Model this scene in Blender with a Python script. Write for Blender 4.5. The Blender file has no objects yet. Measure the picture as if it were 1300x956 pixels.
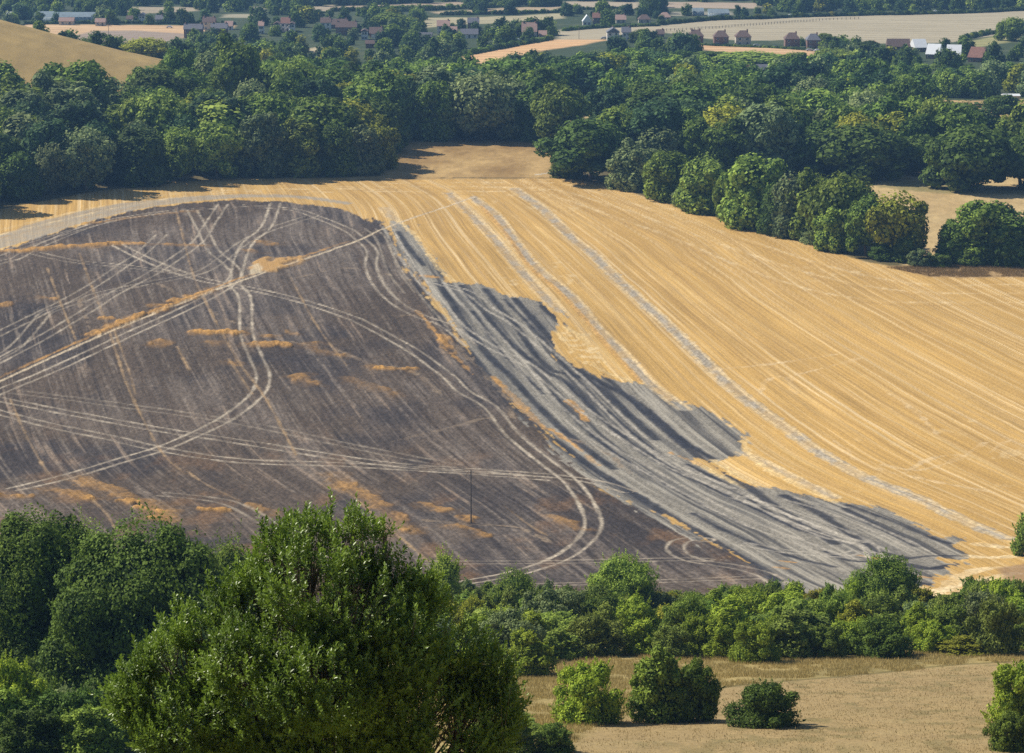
import bpy, math, random
import numpy as np
R = math.radians
rng = np.random.default_rng(7)
random.seed(7)
sc = bpy.context.scene
col = sc.collection

# ------------------------------------------------------------------ camera
PITCH = R(12.04); F = 3600.0; CZ = 140.0          # focal length in photograph pixels (1300 wide)
cam = bpy.data.cameras.new('camera'); cam.sensor_width = 36; cam.lens = 36*F/1300
cam.clip_start = 0.5; cam.clip_end = 20000
co = bpy.data.objects.new('camera', cam); col.objects.link(co)
co.location = (0, 0, CZ); co.rotation_euler = (math.pi/2-PITCH, 0, 0)
sc.camera = co

# ------------------------------------------------------------------ world, sun, exposure
SUN_EL = R(43); SUN_AZ = R(-66)                   # azimuth from +Y towards +X
w = bpy.data.worlds.new('World'); sc.world = w; w.use_nodes = True
nt = w.node_tree; bg = nt.nodes['Background']
sky = nt.nodes.new('ShaderNodeTexSky'); sky.sky_type = 'NISHITA'; sky.sun_disc = False
sky.sun_elevation = SUN_EL; sky.sun_rotation = SUN_AZ; sky.air_density = 1.0; sky.dust_density = 0.6
nt.links.new(sky.outputs[0], bg.inputs[0]); bg.inputs[1].default_value = 0.078
sl = bpy.data.lights.new('sun', 'SUN'); sl.energy = 5.0; sl.angle = R(0.5); sl.color = (1.0, 0.93, 0.82)
so = bpy.data.objects.new('sun', sl); col.objects.link(so)
from mathutils import Vector
sdir = Vector((math.sin(SUN_AZ)*math.cos(SUN_EL), math.cos(SUN_AZ)*math.cos(SUN_EL), math.sin(SUN_EL)))
so.rotation_euler = (-sdir).to_track_quat('-Z', 'Y').to_euler(); so.location = (-300, 200, 600)
sc.view_settings.view_transform = 'Standard'; sc.view_settings.look = 'None'
sc.view_settings.exposure = 0.38; sc.view_settings.gamma = 1.0
sc.cycles.max_bounces = 4; sc.cycles.diffuse_bounces = 2; sc.cycles.glossy_bounces = 2
sc.cycles.transmission_bounces = 2; sc.cycles.volume_bounces = 0; sc.cycles.transparent_max_bounces = 4
sc.cycles.use_denoising = False
sc.cycles.sample_clamp_indirect = 4.0

# ------------------------------------------------------------------ small numpy noise kit
def _h(ix, iy, seed):
    n = (ix.astype(np.int64)*374761393 + iy.astype(np.int64)*668265263 + seed*974634777) & 0xffffffff
    n = ((n ^ (n >> 13))*1274126177) & 0xffffffff
    n = (n ^ (n >> 16)) & 0xffffffff
    return n.astype(np.float64)/4294967295.0
def vn(x, y, seed=0):
    x = np.asarray(x, float); y = np.asarray(y, float)
    ix = np.floor(x); iy = np.floor(y); fx = x-ix; fy = y-iy
    fx = fx*fx*(3-2*fx); fy = fy*fy*(3-2*fy)
    a = _h(ix, iy, seed); b = _h(ix+1, iy, seed); c = _h(ix, iy+1, seed); d = _h(ix+1, iy+1, seed)
    return (a*(1-fx)+b*fx)*(1-fy)+(c*(1-fx)+d*fx)*fy
def fbm(x, y, seed=0, o=4):
    s = 0; a = .5; t = 0
    for i in range(o):
        s = s+a*vn(x, y, seed+i*17); t += a; a *= .55; x = x*2.03+11.3; y = y*2.03+4.7
    return s/t
def ss(a, b, x):
    t = np.clip((x-a)/(b-a), 0, 1); return t*t*(3-2*t)

# ------------------------------------------------------------------ the land
PY = np.array([-400,-60, 0, 12, 25, 50, 100, 150, 200, 250, 300, 340, 400, 440, 480, 540, 700, 1000, 1400, 1650, 2100, 3000, 4500, 6000, 8000.])
PZ = np.array([12, 3, -1.7, -5.5, -11, -23.5, -43, -58, -70, -82.5, -94.2, -105, -120, -128.5, -134, -137, -137.8, -138, -145, -152, -166, -186, -165, -90, -20.])
def _pchip():
    # dense smooth version of the profile
    yy = np.arange(-400, 8000, 1.0); zz = np.interp(yy, PY, PZ)
    k = np.exp(-0.5*(np.arange(-24, 25)/9.0)**2); k /= k.sum()
    zp = np.convolve(np.pad(zz, 24, mode='edge'), k, mode='valid')
    near = np.clip((yy-40)/60, 0, 1)
    return yy, zz*(1-near)+zp*near
_yy, _zz = _pchip()
def base_z(Y): return CZ+np.interp(Y, _yy, _zz)
def ground(X, Y, bumps=True):
    X = np.asarray(X, float); Y = np.asarray(Y, float)
    z = base_z(Y)
    if bumps:
        sy = np.where(Y < 1200, 150.0, 110.0)
        z = z+50*np.exp(-.5*((X+300)/108)**2-.5*((Y-1200)/sy)**2)
        z = z+4.0*np.exp(-((X+85)/80)**2-((Y-760)/110)**2)
        z = z-2.5*np.exp(-((X-30)/40)**2-((Y-620)/120)**2)
        far = ss(430, 560, Y)*(1-ss(4000, 6000, Y))
        z = z+far*(fbm(X/170+5, Y/210+9, 3, 2)-.5)*2.6
        z = z+(fbm(X/14., Y/18., 5, 3)-.5)*0.5*ss(25, 60, Y)
    return z
cP, sP = math.cos(PITCH), math.sin(PITCH)
def ray(px, py):
    u = (px-650)/F; v = -(py-478)/F
    return u, cP+v*sP, -sP+v*cP
_T = np.concatenate([np.arange(60, 1200, 1.0), np.arange(1200, 3200, 3.0)])
def at(px, py, bumps=True):
    """where the sight line through a spot of the photograph meets the land: world X, Y"""
    dx, dy, dz = ray(px, py)
    T = _T/dy
    d = (CZ+dz*T)-ground(dx*T, _T, bumps)
    i = int(np.argmax(d < 0))
    if i == 0: return dx/dy*2600, 2600.
    a, b = d[i-1], d[i]; t = T[i-1]+(T[i]-T[i-1])*a/(a-b)
    return dx*t, dy*t
def xat(px, Y, z=None):
    zr = (base_z(Y) if z is None else z)-CZ
    return (px-650)/F*(Y*cP-zr*sP)
def smooth(pts, n=6):
    P = np.array(pts, float)
    if len(P) < 3: 
        t = np.linspace(0, 1, n+1)[:, None]; return P[0]*(1-t)+P[-1]*t
    Q = np.vstack([2*P[0]-P[1], P, 2*P[-1]-P[-2]]); out = []
    for i in range(1, len(Q)-2):
        p0, p1, p2, p3 = Q[i-1:i+3]
        for k in range(n):
            t = k/n
            out.append(.5*((2*p1)+(-p0+p2)*t+(2*p0-5*p1+4*p2-p3)*t*t+(-p0+3*p1-3*p2+p3)*t**3))
    out.append(P[-1]); return np.array(out)
def line(pts, n=5, bumps=True): return np.array([at(x, y, bumps) for x, y in smooth(pts, n)])
def poly(pts, bumps=True): return np.array([at(x, y, bumps) for x, y in pts])

# grid of the ground: fan-shaped, finer where the land is seen
rows = [-300, -200, -120, -70, -40, -20, -8, 0]
y = 6.
while y < 195: rows.append(y); y += 5
while y < 7600:
    rows.append(y)
    y += max(.55, y*y/(3600*137)*1.15) if y < 2250 else 60
rows = np.array(rows)
cs = np.concatenate([-np.geomspace(2.2, .215, 26), np.linspace(-.21, .21, 1060), np.geomspace(.215, 2.2, 26)])
GY, GS = np.meshgrid(rows, cs, indexing='ij')
GX = GS*np.maximum(GY, 195)
nr, nc = GY.shape
X = GX.ravel(); Y = GY.ravel()
Z = ground(X, Y)

def pdist(L, margin, caps=True):
    """index of the ground points near a world polyline and their distance to it"""
    lo = L.min(0)-margin; hi = L.max(0)+margin
    idx = np.nonzero((X > lo[0]) & (X < hi[0]) & (Y > lo[1]) & (Y < hi[1]))[0]
    x = X[idx]; yv = Y[idx]; best = np.full(len(idx), 1e9)
    for i in range(len(L)-1):
        a = L[i]; b = L[i+1]
        sel = np.nonzero((x > min(a[0], b[0])-margin) & (x < max(a[0], b[0])+margin) & (yv > min(a[1], b[1])-margin) & (yv < max(a[1], b[1])+margin))[0]
        if not len(sel): continue
        d = b-a; l2 = (d*d).sum()+1e-9
        t = ((x[sel]-a[0])*d[0]+(yv[sel]-a[1])*d[1])/l2
        tc = np.clip(t, 0, 1)
        dd = np.hypot(x[sel]-a[0]-tc*d[0], yv[sel]-a[1]-tc*d[1])
        if not caps:
            if i == 0: dd[t < 0] = 1e9
            if i == len(L)-2: dd[t > 1] = 1e9
        best[sel] = np.minimum(best[sel], dd)
    return idx, best
def inside(Pg, x, yv):
    r = np.zeros(len(x), bool); n = len(Pg)
    for i in range(n):
        a = Pg[i]; b = Pg[(i+1) % n]
        if a[1] == b[1]: continue
        c = ((a[1] > yv) != (b[1] > yv)) & (x < (b[0]-a[0])*(yv-a[1])/(b[1]-a[1])+a[0])
        r ^= c
    return r
def pmask(Pg, soft=1.0, rough=0., seed=0, rs=3.0, comb=0.):
    """soft mask (0..1) of a world polygon with a ragged edge"""
    Lc = np.vstack([Pg, Pg[:1]])
    m = max(soft*2+rough*2, 2)+1
    idx, d = pdist(Lc, m)
    out = inside(Pg, X, Y).astype(float)
    s = np.where(out[idx] > .5, d, -d)+ (fbm(X[idx]/rs, Y[idx]/(rs*1.6), 50+seed, 3)-.5)*2*rough
    if comb: s = s+(fbm(U[idx]/.9, V[idx]/14, 150+seed, 2)-.5)*2*comb+(vn(U[idx]/3.1, V[idx]/60, 160+seed)-.5)*2*comb
    out[idx] = ss(-soft, soft, s)
    return out

# ---- rows of the crop: a smooth coordinate across the drilling lines, from lines seen in the field
S = [((10,), [(0,440),(13,507),(34,554),(61,602),(115,645),(150,680),(180,720)]),
 ((166,), [(90,290),(101,321),(135,410),(166,500),(203,571),(235,602),(305,640),(380,720)]),
 ((333,), [(223,264),(244,345),(290,440),(338,507),(376,578),(430,610),(545,713)]),
 ((480,), [(330,250),(369,352),(440,464),(464,480),(525,561),(640,642),(700,683),(760,740)]),
 ((575,), [(420,245),(460,330),(510,410),(580,500),(680,590),(780,655),(870,725)]),
 ((642,), [(490,265),(545,370),(600,450),(680,540),(780,620),(880,680),(990,740)]),
 ((825,), [(599,250),(657,311),(725,376),(792,450),(870,525),(945,590),(1060,640),(1190,690)]),
 ((935,), [(653,240),(725,301),(785,355),(860,423),(917,480),(995,541),(1080,597),(1165,632),(1276,683)]),
 ((1080,), [(700,235),(850,310),(960,400),(1080,480),(1200,550),(1320,610)]),
 ((1200,), [(780,248),(870,290),(995,375),(1140,460),(1320,560)]),
 ((1310,), [(960,305),(1060,365),(1180,430),(1320,505)]),
 ((1400,), [(1060,336),(1160,390),(1320,468)])]
cp = []; cu = []
for (u,), pts in S:
    for p in line(pts, 2): cp.append(p); cu.append(u/5.6)
cp = np.array(cp)/100.; cu = np.array(cu)
def tk(r2): return r2*np.log(r2+1e-12)
D2 = ((cp[:, None]-cp[None])**2).sum(-1); n = len(cp)
A = np.zeros((n+3, n+3)); A[:n, :n] = tk(D2)+np.eye(n)*.35; A[:n, n] = 1; A[:n, n+1:] = cp; A[n, :n] = 1; A[n+1:, :n] = cp.T
wts = np.linalg.solve(A, np.concatenate([cu, [0, 0, 0]]))
fld = np.nonzero((Y > 430) & (Y < 1130) & (np.abs(X) < .23*Y))[0]
U = X*1.0
q = np.stack([X[fld], Y[fld]], 1)/100.
uu = wts[n]+q@wts[n+1:]
for i in range(n):
    uu += wts[i]*tk(((q-cp[i])**2).sum(1))
U[fld] = uu
V = X*.7-Y

# ---- colours of the land, linear
def C(r, g, b): return np.array([r, g, b])
alb = np.zeros((len(X), 3)); lift = np.zeros(len(X))
def put(c, m, idx=None):
    c = np.asarray(c)
    if idx is None: alb[:] = alb*(1-m[:, None])+c*m[:, None]
    else: alb[idx] = alb[idx]*(1-m[:, None])+c*m[:, None]
big = fbm(X/45, Y/60, 1, 3); mid = fbm(X/8, Y/14, 2, 3); fine = fbm(X/1.2, Y/2.2, 3, 3)
# grassy slope near, plain far
g0 = C(.10,.085,.035); g1 = C(.17,.13,.055)
alb[:] = g0+(g1-g0)*np.clip(mid*1.6-.3, 0, 1)[:, None]
plain = ss(1000, 1100, Y)
put(C(.045,.065,.028), plain)
put(C(.075,.09,.04), plain*ss(.5, .75, mid))

# the big harvested field
edge = [(-260,320),(-60,279),(0,266),(60,254),(130,242),(200,232),(280,228),(380,226),(480,225),(560,227),(640,227),(700,226),(760,232),(860,261),(960,291),(1040,313),(1100,332),(1160,344),(1210,351),(1320,352),(1600,352),(1600,800),(1300,770),(1210,775),(1140,790),(900,800),(600,800),(300,830),(-100,830),(-400,830)]
Pfield = poly(edge)
mfield = pmask(Pfield, .8, .8, 1)
st0 = C(.485,.300,.090); st1 = C(.62,.46,.21); st2 = C(.33,.205,.08)
def streak(pu, pv, seed, o=2): return fbm(U/pu, V/pv, seed, o)
sA = streak(.5, 26, 21); sB = streak(1.5, 30, 22); sC = streak(5, 90, 23)
stub = st0[None]*(.84+.30*sC[:, None])
def blend(a, c, m): return a*(1-m[:, None])+np.asarray(c)*m[:, None]
stub = blend(stub, st2, .28*ss(.5, .85, streak(1.3, 90, 22)))
stub = blend(stub, st1, .38*ss(.55, .82, streak(.5, 60, 21))*ss(.25, .7, sC))
# straw swaths left by the combine, one every ten metres or so
for per, wl, sd, kk in ((2.05, .24, 24, .85), (3.3, .34, 28, .75), (.95, .16, 29, .5)):
    uu_ = (U+.35*(streak(7, 70, sd+200)-.5))/per
    li = np.floor(uu_); ph = np.abs(uu_-li-.5)*per
    ls = _h(li, li*0+3, sd)
    sw = ss(wl*1.5, wl*.35, ph)*ss(.35, .95, ls)*ss(.25, .7, fbm(U/4.5, V/85+li*7.7, sd, 2))
    stub = blend(stub, C(.70,.53,.29), kk*sw)
    sd2 = ss(wl*1.6, wl*.4, ph)*ss(.45, .05, ls)
    stub = blend(stub, C(.30,.18,.065), .5*kk*sd2)
stub = blend(stub, C(.62,.47,.25), .5*ss(.64, .78, fbm(X/3.2, Y/5, 27, 3))*ss(.5, .65, big))
stub *= (.84+.32*vn(U/.35, V/30, 39))[:, None]
alb[:] = alb*(1-mfield[:, None])+stub*mfield[:, None]

# burnt ground
Lb = [(-400,420),(-200,368),(0,318),(60,299),(130,277),(200,262),(300,254),(370,257),(430,264),(470,277),(492,292),(510,330),(545,380),(600,455),(680,545),(770,622),(850,662),(920,700),(975,728),(990,750),(1000,795),(600,815),(300,840),(-400,840)]
mburn = pmask(poly(Lb), .5, 1.2, 2, 2., 1.8)*mfield
bA = .7*vn(U/.45, V/38, 31)+.3*vn(U/.45, V/3, 131); bB = streak(1.1, 34, 32); bC = streak(3.6, 60, 33)
bc = C(.082,.060,.043)[None]*(.72+.55*bC[:, None])
patch = fbm(X/26+3, Y/40, 34, 3)
bc = blend(bc, C(.036,.031,.032), .75*ss(.44, .62, patch))
bc = blend(bc, C(.155,.125,.10), .75*ss(.42, .68, fbm(X/33+9, Y/60+2, 36, 3))*ss(.15, .7, bB))
bc = blend(bc, C(.215,.175,.135), .62*ss(.55, .85, bA)*(.35+.65*ss(.35, .7, bB)))
bc = blend(bc, C(.026,.021,.020), .6*ss(.45, .05, bA))
bc = blend(bc, C(.27,.20,.14), .62*ss(.66, .80, bB)*ss(.45, .7, streak(9, 30, 35)))
ywar = ss(620, 520, Y)
bc = blend(bc, C(.26,.135,.05), 0.30*ywar*ss(.50, .78, fbm(X/7, Y/16, 37, 4)))
bc *= (.62+.76*vn(X/.4, Y/1.0, 38))[:, None]
alb[:] = alb*(1-mburn[:, None])+bc*mburn[:, None]

# grey ash
gA = fbm(X/.35, Y/.9, 41, 3)
ash = C(.225,.203,.163)[None]*(.45+1.0*gA[:, None])
ash = blend(ash, C(.10,.095,.088), .6*ss(.45, .75, streak(1.6, 44, 42)))
ash = blend(ash, C(.045,.044,.047), .8*ss(.56, .70, fbm(U/1.4, V/130, 142, 2)))
ash = blend(ash, C(.42,.38,.30), .6*ss(.5, .8, streak(.7, 40, 43)))
def putash(m, k=1.0): alb[:] = alb*(1-k*m[:, None])+ash*(k*m[:, None])
Pash = [(486,281),(500,279),(522,285),(545,322),(568,358),(605,361),(650,377),(690,383),(713,404),(716,413),(702,416),(700,432),(712,452),(735,466),(770,480),(815,489),(860,510),(904,527),(941,552),(943,564),(936,578),(905,584),(878,582),(903,598),(945,616),(975,622),(1050,636),(1114,647),(1150,662),(1185,680),(1221,684),(1214,694),(1242,703),(1236,709),(1190,709),(1217,716),(1195,730),(1175,744),(1150,752),(1130,790),(990,790),(975,729),(920,701),(850,663),(770,623),(680,546),(600,456),(545,381),(510,331)]
mash = pmask(poly(Pash), .35, 1.2, 3, 1.2, 2.2)*mfield
putash(mash)
# grey band round the top of the burnt ground
Lband = [(-300,385),(0,307),(70,285),(150,265),(220,255),(300,249),(380,250),(440,258)]
idx, d = pdist(line(Lband), 30)
hw = np.interp(X[idx]/Y[idx]*F+650, [0, 150, 300, 430], [7.5, 6.5, 4, 2])
m = np.zeros(len(X)); m[idx] = ss(1.12, .85, d/hw+.35*(fbm(X[idx]/6, Y[idx]/6, 44, 3)-.5)); put(C(.30,.275,.225)*1.0, m*mfield*(.55+.4*fine))

def stroke(pts, width, colour, k=1.0, gauge=None, soft=.25, rough=.35, seed=0, fade=0.0, n=5, only=None, rs=2.0):
    L = line(pts, n)
    idx, d = pdist(L, (gauge or 0)/2+width*1.6+rough+1, caps=gauge is None)
    if gauge: d = np.abs(d-gauge/2)
    e = d+(fbm(X[idx]/rs, Y[idx]/(rs*1.5), 60+seed, 2)-.5)*2*rough
    m = ss(width/2+soft, width/2-soft, e)*k
    if fade: m *= 1-fade*ss(.35, .65, fbm(X[idx]/4, Y[idx]/7, 90+seed, 3))
    if only is not None: m = m*only[idx]
    c = np.asarray(colour)[None]*(.62+.76*vn(X[idx]/.45, Y[idx]/.9, 611)[:, None])
    alb[idx] = alb[idx]*(1-m[:, None])+c*m[:, None]
    return idx, m
PALE = C(.56,.42,.22); TRK = C(.41,.345,.255); SOOT = C(.026,.027,.034); OR = C(.46,.25,.07); GREY = C(.32,.29,.235)

# grey stripes through the stubble
H1 = [(653,240),(691,267),(725,301),(752,322),(785,355),(819,386),(860,423),(917,480),(945,504),(995,541),(1036,571),(1080,597),(1114,612),(1165,632),(1219,659),(1276,683)]
H2 = [(599,250),(630,274),(657,311),(687,345),(725,376),(758,416),(792,450),(826,487),(870,520)]
H3 = [(569,245),(596,271),(626,301),(657,338),(687,372),(711,396)]
H4 = [(488,264),(498,276),(508,288)]
for L_, wd, k in ((H1, 3.5, .85), (H2, 3.0, .8), (H3, 2.7, .75), (H4, 3, .7), ([(943,574),(980,592),(1020,612),(1060,632)], 2.2, .6)):
    stroke(L_, wd, GREY, k, soft=.5, rough=.9, seed=3, fade=.5)
    sh = np.array(L_, float); sh[:, 0] += 7; stroke(sh, .9, PALE*1.12, .8, rough=.4, seed=4, fade=.3)
    sh[:, 0] -= 15; stroke(sh, .8, PALE*1.1, .6, rough=.4, seed=5, fade=.5)
stroke([(611,262),(645,300),(672,338),(706,367),(740,402),(772,440),(800,470),(812,484)], 1.4, C(.47,.27,.08), .8, rough=.3, seed=6)
# headland passes along the hedge and the top
hl = [[(560,236),(650,238),(710,242),(790,265),(860,290),(950,322),(1040,350),(1120,366),(1200,372),(1320,372)],
      [(480,233),(600,232),(700,232),(760,245),(860,276),(950,305),(1040,334),(1120,354),(1200,362),(1320,360)],
      [(700,247),(780,275),(860,304),(940,338),(1030,368),(1120,382),(1200,384),(1320,384)],
      [(380,238),(500,237),(600,237),(690,240)], [(440,243),(520,243),(640,243)],
      [(0,292),(100,268),(220,246),(320,241),(430,240),(520,241)], [(0,298),(120,270),(220,251),(300,244),(420,244)]]
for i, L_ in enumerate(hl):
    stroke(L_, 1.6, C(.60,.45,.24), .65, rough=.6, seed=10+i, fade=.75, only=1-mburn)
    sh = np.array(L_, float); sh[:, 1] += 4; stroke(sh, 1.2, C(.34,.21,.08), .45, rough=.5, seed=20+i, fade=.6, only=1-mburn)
for i, L_ in enumerate(([(1150,600),(1175,585),(1205,578),(1235,580)], [(1120,590),(1165,597),(1210,585),(1250,562)], [(965,500),(975,482),(1000,480),(1010,500)], [(1010,476),(1050,466),(1090,455)], [(900,470),(980,462),(1060,450)], [(1060,560),(1100,590),(1180,610),(1260,625)], [(1130,500),(1160,520),(1190,550)], [(1255,575),(1280,560),(1300,558)])):
    stroke(L_, 1.3, C(.60,.45,.25), .55, rough=.8, seed=30+i, fade=.7)
# bright trampled straw in the bottom right corner
for i, L_ in enumerate(([(1180,760),(1215,735),(1250,722),(1300,720)], [(1190,775),(1225,748),(1262,735),(1310,738)], [(1225,705),(1255,708),(1300,705)], [(1240,690),(1280,695),(1310,690)], [(1200,750),(1235,738),(1290,728)])):
    stroke(L_, 2.6, C(.66,.52,.30), .75, rough=1, seed=40+i, fade=.5)
Pbare = poly([(1262,722),(1300,716),(1330,720),(1330,745),(1275,735)])
m = pmask(Pbare, 1, 1.5, 8); put(C(.27,.17,.09), m*.8)
# pale straw rim of the ash
for i, L_ in enumerate(([(505,280),(528,300),(552,335),(575,357)], [(715,414),(740,430),(768,462)], [(880,585),(915,604),(950,620)], [(706,420),(730,445),(760,468),(800,484)], [(945,560),(950,575),(975,597),(1020,620),(1062,638)], [(905,584),(930,600),(962,617)])):
    stroke(L_, 1.5, C(.62,.46,.22), .8, rough=.8, seed=50+i, fade=.4)
m = pmask(poly([(710,418),(730,428),(757,442),(770,462),(745,462),(722,450)]), .5, 1.2, 9); put(st0*1.1, m*.9*(.3+.7*ss(.3, .6, vn(U/.5, V/5, 46)))); put(C(.68,.52,.28), m*.7*ss(.5, .7, fbm(X/1.6, Y/2.5, 47, 3)))

# soot lines in the ash
soot = [([(505,294),(522,318),(538,337)], 1.7), ([(508,332),(528,362),(552,396),(566,416),(596,447),(623,481),(657,521),(708,561),(758,598),(809,629),(860,661),(894,680),(945,710),(989,737)], 1.9),
 ([(555,359),(572,383),(589,410),(623,454),(650,480),(684,517),(725,555),(779,595)], 1.9),
 ([(586,362),(610,393),(645,432),(690,470),(714,482),(742,507),(775,541),(819,575),(860,599),(911,622),(962,646),(1012,670),(1050,682)], 1.6),
 ([(616,367),(637,393),(657,416),(677,447),(701,470),(745,482),(792,521),(833,558)], 1.8),
 ([(653,379),(677,406),(708,440),(742,474),(772,490),(809,512),(860,554),(890,582),(941,612),(978,639),(1029,670),(1060,690)], 2.0),
 ([(691,389),(714,410)], 3.0), ([(752,466),(782,490),(820,526),(870,568)], 1.3),
 ([(860,554),(880,568),(905,582)], 1.6), ([(995,629),(1036,649),(1077,676),(1117,700),(1148,708)], 1.8),
 ([(1073,646),(1117,670),(1165,693)], 1.5), ([(1077,641),(1131,661),(1182,683),(1205,690)], 1.0), ([(872,590),(925,616),(960,640),(1000,664)], 1.2),
 ([(1150,716),(1180,722),(1205,718)], 2.5), ([(1140,735),(1170,742)], 3), ([(1050,700),(1080,712),(1130,712),(1180,706),(1235,706)], 1.2),
 ([(880,652),(930,678),(1000,705),(1060,720)], 1.1), ([(600,395),(640,450),(690,500)], .9), ([(700,500),(760,560),(830,606),(900,645)], .9), ([(640,380),(680,420),(730,480),(780,530),(840,580)], .9)]
for i, (L_, wd) in enumerate(soot):
    stroke(L_, wd+.5, SOOT*2.6, .4, soft=.6, rough=.5, seed=70+i, fade=.35, only=mash)
    stroke(L_, wd*1.1, SOOT, .93, soft=.5, rough=.3, seed=70+i, fade=.12, only=np.maximum(mash, .6*mburn))
# orange unburnt strips in the ash
for i, (L_, wd) in enumerate((([(626,478),(640,492),(664,517),(691,544)], 2.0), ([(723,508),(745,534)], 2.0), ([(538,350),(552,352)], 3.2), ([(530,395),(545,412),(566,440)], 1.2), ([(700,545),(730,566),(760,590)], 1.0), ([(990,712),(1010,714)], 1.8), ([(985,720),(1000,722)], 1.6), ([(1090,705),(1130,712)], 1.0), ([(1160,732),(1200,735)], 1.6), ([(560,440),(580,455),(600,475)], .9), ([(850,575),(890,590)], .9))):
    stroke(L_, wd, OR, .85, rough=.9, seed=100+i, fade=.45)

# wheel tracks: pairs of pale lines
GA = 3.1
pairs = [
 ([(350,257),(338,288),(315,308),(305,328),(298,352),(281,368),(237,391),(169,422),(68,469),(0,497),(-120,548)], .95),
 ([(283,259),(264,288),(250,308),(217,332),(190,349),(146,372),(108,396),(51,430),(0,457),(-80,500)], .6),
 ([(244,267),(257,291),(271,318),(291,335),(301,349),(298,360)], .7),
 ([(298,362),(311,379),(313,423),(325,454),(334,478),(325,502),(288,531),(244,553),(203,570),(152,585),(85,605),(14,622)], .95),
 ([(396,274),(338,293),(305,311),(278,332),(250,347),(190,359),(129,372),(102,382),(61,396),(47,410),(20,440),(-10,458)], .5),
 ([(149,311),(183,328),(217,342),(257,355),(294,362),(338,371),(389,384),(440,401),(461,410),(521,443),(555,467),(572,480),(589,497),(623,517),(650,551),(691,585),(725,612),(746,642),(753,668),(738,690),(708,710),(657,727),(582,741),(520,752)], .95),
 ([(-60,452),(0,423),(102,372),(159,335),(179,322),(205,298)], .55),
 ([(44,321),(95,332),(159,338),(250,349)], .5),
 ([(-80,360),(0,333),(20,328),(44,315),(102,291),(149,278),(220,268)], .7),
 ([(-80,350),(0,322),(60,303),(120,285),(200,270),(300,262)], .5),
 ([(305,261),(372,266),(406,277),(440,291),(454,301),(472,318),(471,338),(481,362),(505,386),(538,403),(566,413),(600,440)], .75),
 ([(470,290),(485,305),(500,345),(520,372)], .5), ([(495,300),(515,340),(545,380),(580,420)], .5),
 ([(-60,492),(0,507),(190,543),(288,558),(440,582),(521,592),(596,597),(708,605),(765,614),(800,625)], .8),
 ([(-60,510),(0,524),(68,541),(142,556),(203,570),(305,585),(440,590),(600,600),(700,608)], .75),
 ([(17,497),(135,512),(271,531),(338,543),(440,565),(521,581),(582,592)], .4),
 ([(203,627),(254,632),(298,641),(352,672),(380,700)], .45),
 ([(540,714),(640,714),(725,713),(860,710),(900,711)], .6),
 ([(900,686),(880,684),(862,688),(858,699),(880,711),(930,719),(975,731),(995,750)], .7),
 ([(560,744),(700,742),(860,737),(960,733)], .6),
]
for i, (L_, k) in enumerate(pairs):
    stroke(L_, .68, TRK, min(1, k*1.15), gauge=GA, soft=.3, rough=.25, seed=120+i, fade=.5, only=mfield)
stroke([(-40,501),(0,484),(135,423),(291,362),(440,311),(495,287),(603,250)], .95, C(.52,.42,.28), .9, rough=.25, seed=150)
stroke([(0,479),(135,418),(225,384),(291,358),(440,307)], 1.1, OR, .7, rough=.6, seed=151, fade=.7)
pairs2 = [[(494,291),(508,318),(532,352),(555,379),(582,413),(623,440),(664,460),(694,482),(742,521),(792,554),(860,595),(928,622),(995,656),(1050,680),(1097,690),(1112,708)],
 [(555,359),(596,372),(623,393),(657,413),(700,450),(745,490),(800,545),(860,590),(950,635),(1020,665),(1090,690)],
 [(575,365),(600,395),(650,450),(700,510),(760,560),(850,612),(920,650)],
 [(900,640),(960,668),(1020,690),(1060,705),(1100,708)], [(930,630),(1000,650),(1080,680),(1120,702)], [(1000,632),(1060,650),(1130,680),(1170,700)], [(940,690),(1000,700),(1060,705),(1090,700)]]
for i, L_ in enumerate(pairs2):
    stroke(L_, .8, C(.42,.375,.30), .8 if i < 2 else .6, gauge=2.6, soft=.3, rough=.35, seed=160+i, fade=.35, only=np.maximum(mash, mburn))
# thin pale or orange drilling misses
thin = [[(101,321),(115,360),(135,410),(150,455),(166,500),(203,571),(235,602)], [(223,264),(244,345),(262,385),(300,455),(338,507),(376,578)], [(369,352),(400,410),(440,464)], [(13,507),(34,554),(61,602)],
 [(115,632),(135,652),(146,671)], [(145,420),(160,460),(172,500)], [(237,598),(262,615),(305,636)], [(420,602),(470,650),(545,713)], [(640,642),(670,665),(700,683)], [(225,440),(240,470)], [(290,455),(320,500)], [(60,340),(75,380),(100,440)]]
for i, L_ in enumerate(thin): stroke(L_, .5, C(.34,.23,.12), .8, rough=.3, seed=180+i, fade=.6)
# contour-like wisps of unburnt straw
for i, L_ in enumerate(([(560,420),(590,450),(640,500),(650,530)], [(420,440),(470,462),(520,470),(560,500)], [(200,360),(320,420),(400,440)], [(100,380),(108,400),(118,425)], [(500,560),(560,545),(620,530)], [(540,660),(600,666),(660,670),(700,690)], [(420,390),(470,400),(540,400)], [(380,352),(440,340),(500,350)], [(700,550),(760,570),(800,600)])):
    stroke(L_, .8, C(.27,.20,.13), .6, rough=1.2, seed=200+i, fade=.7)
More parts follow.
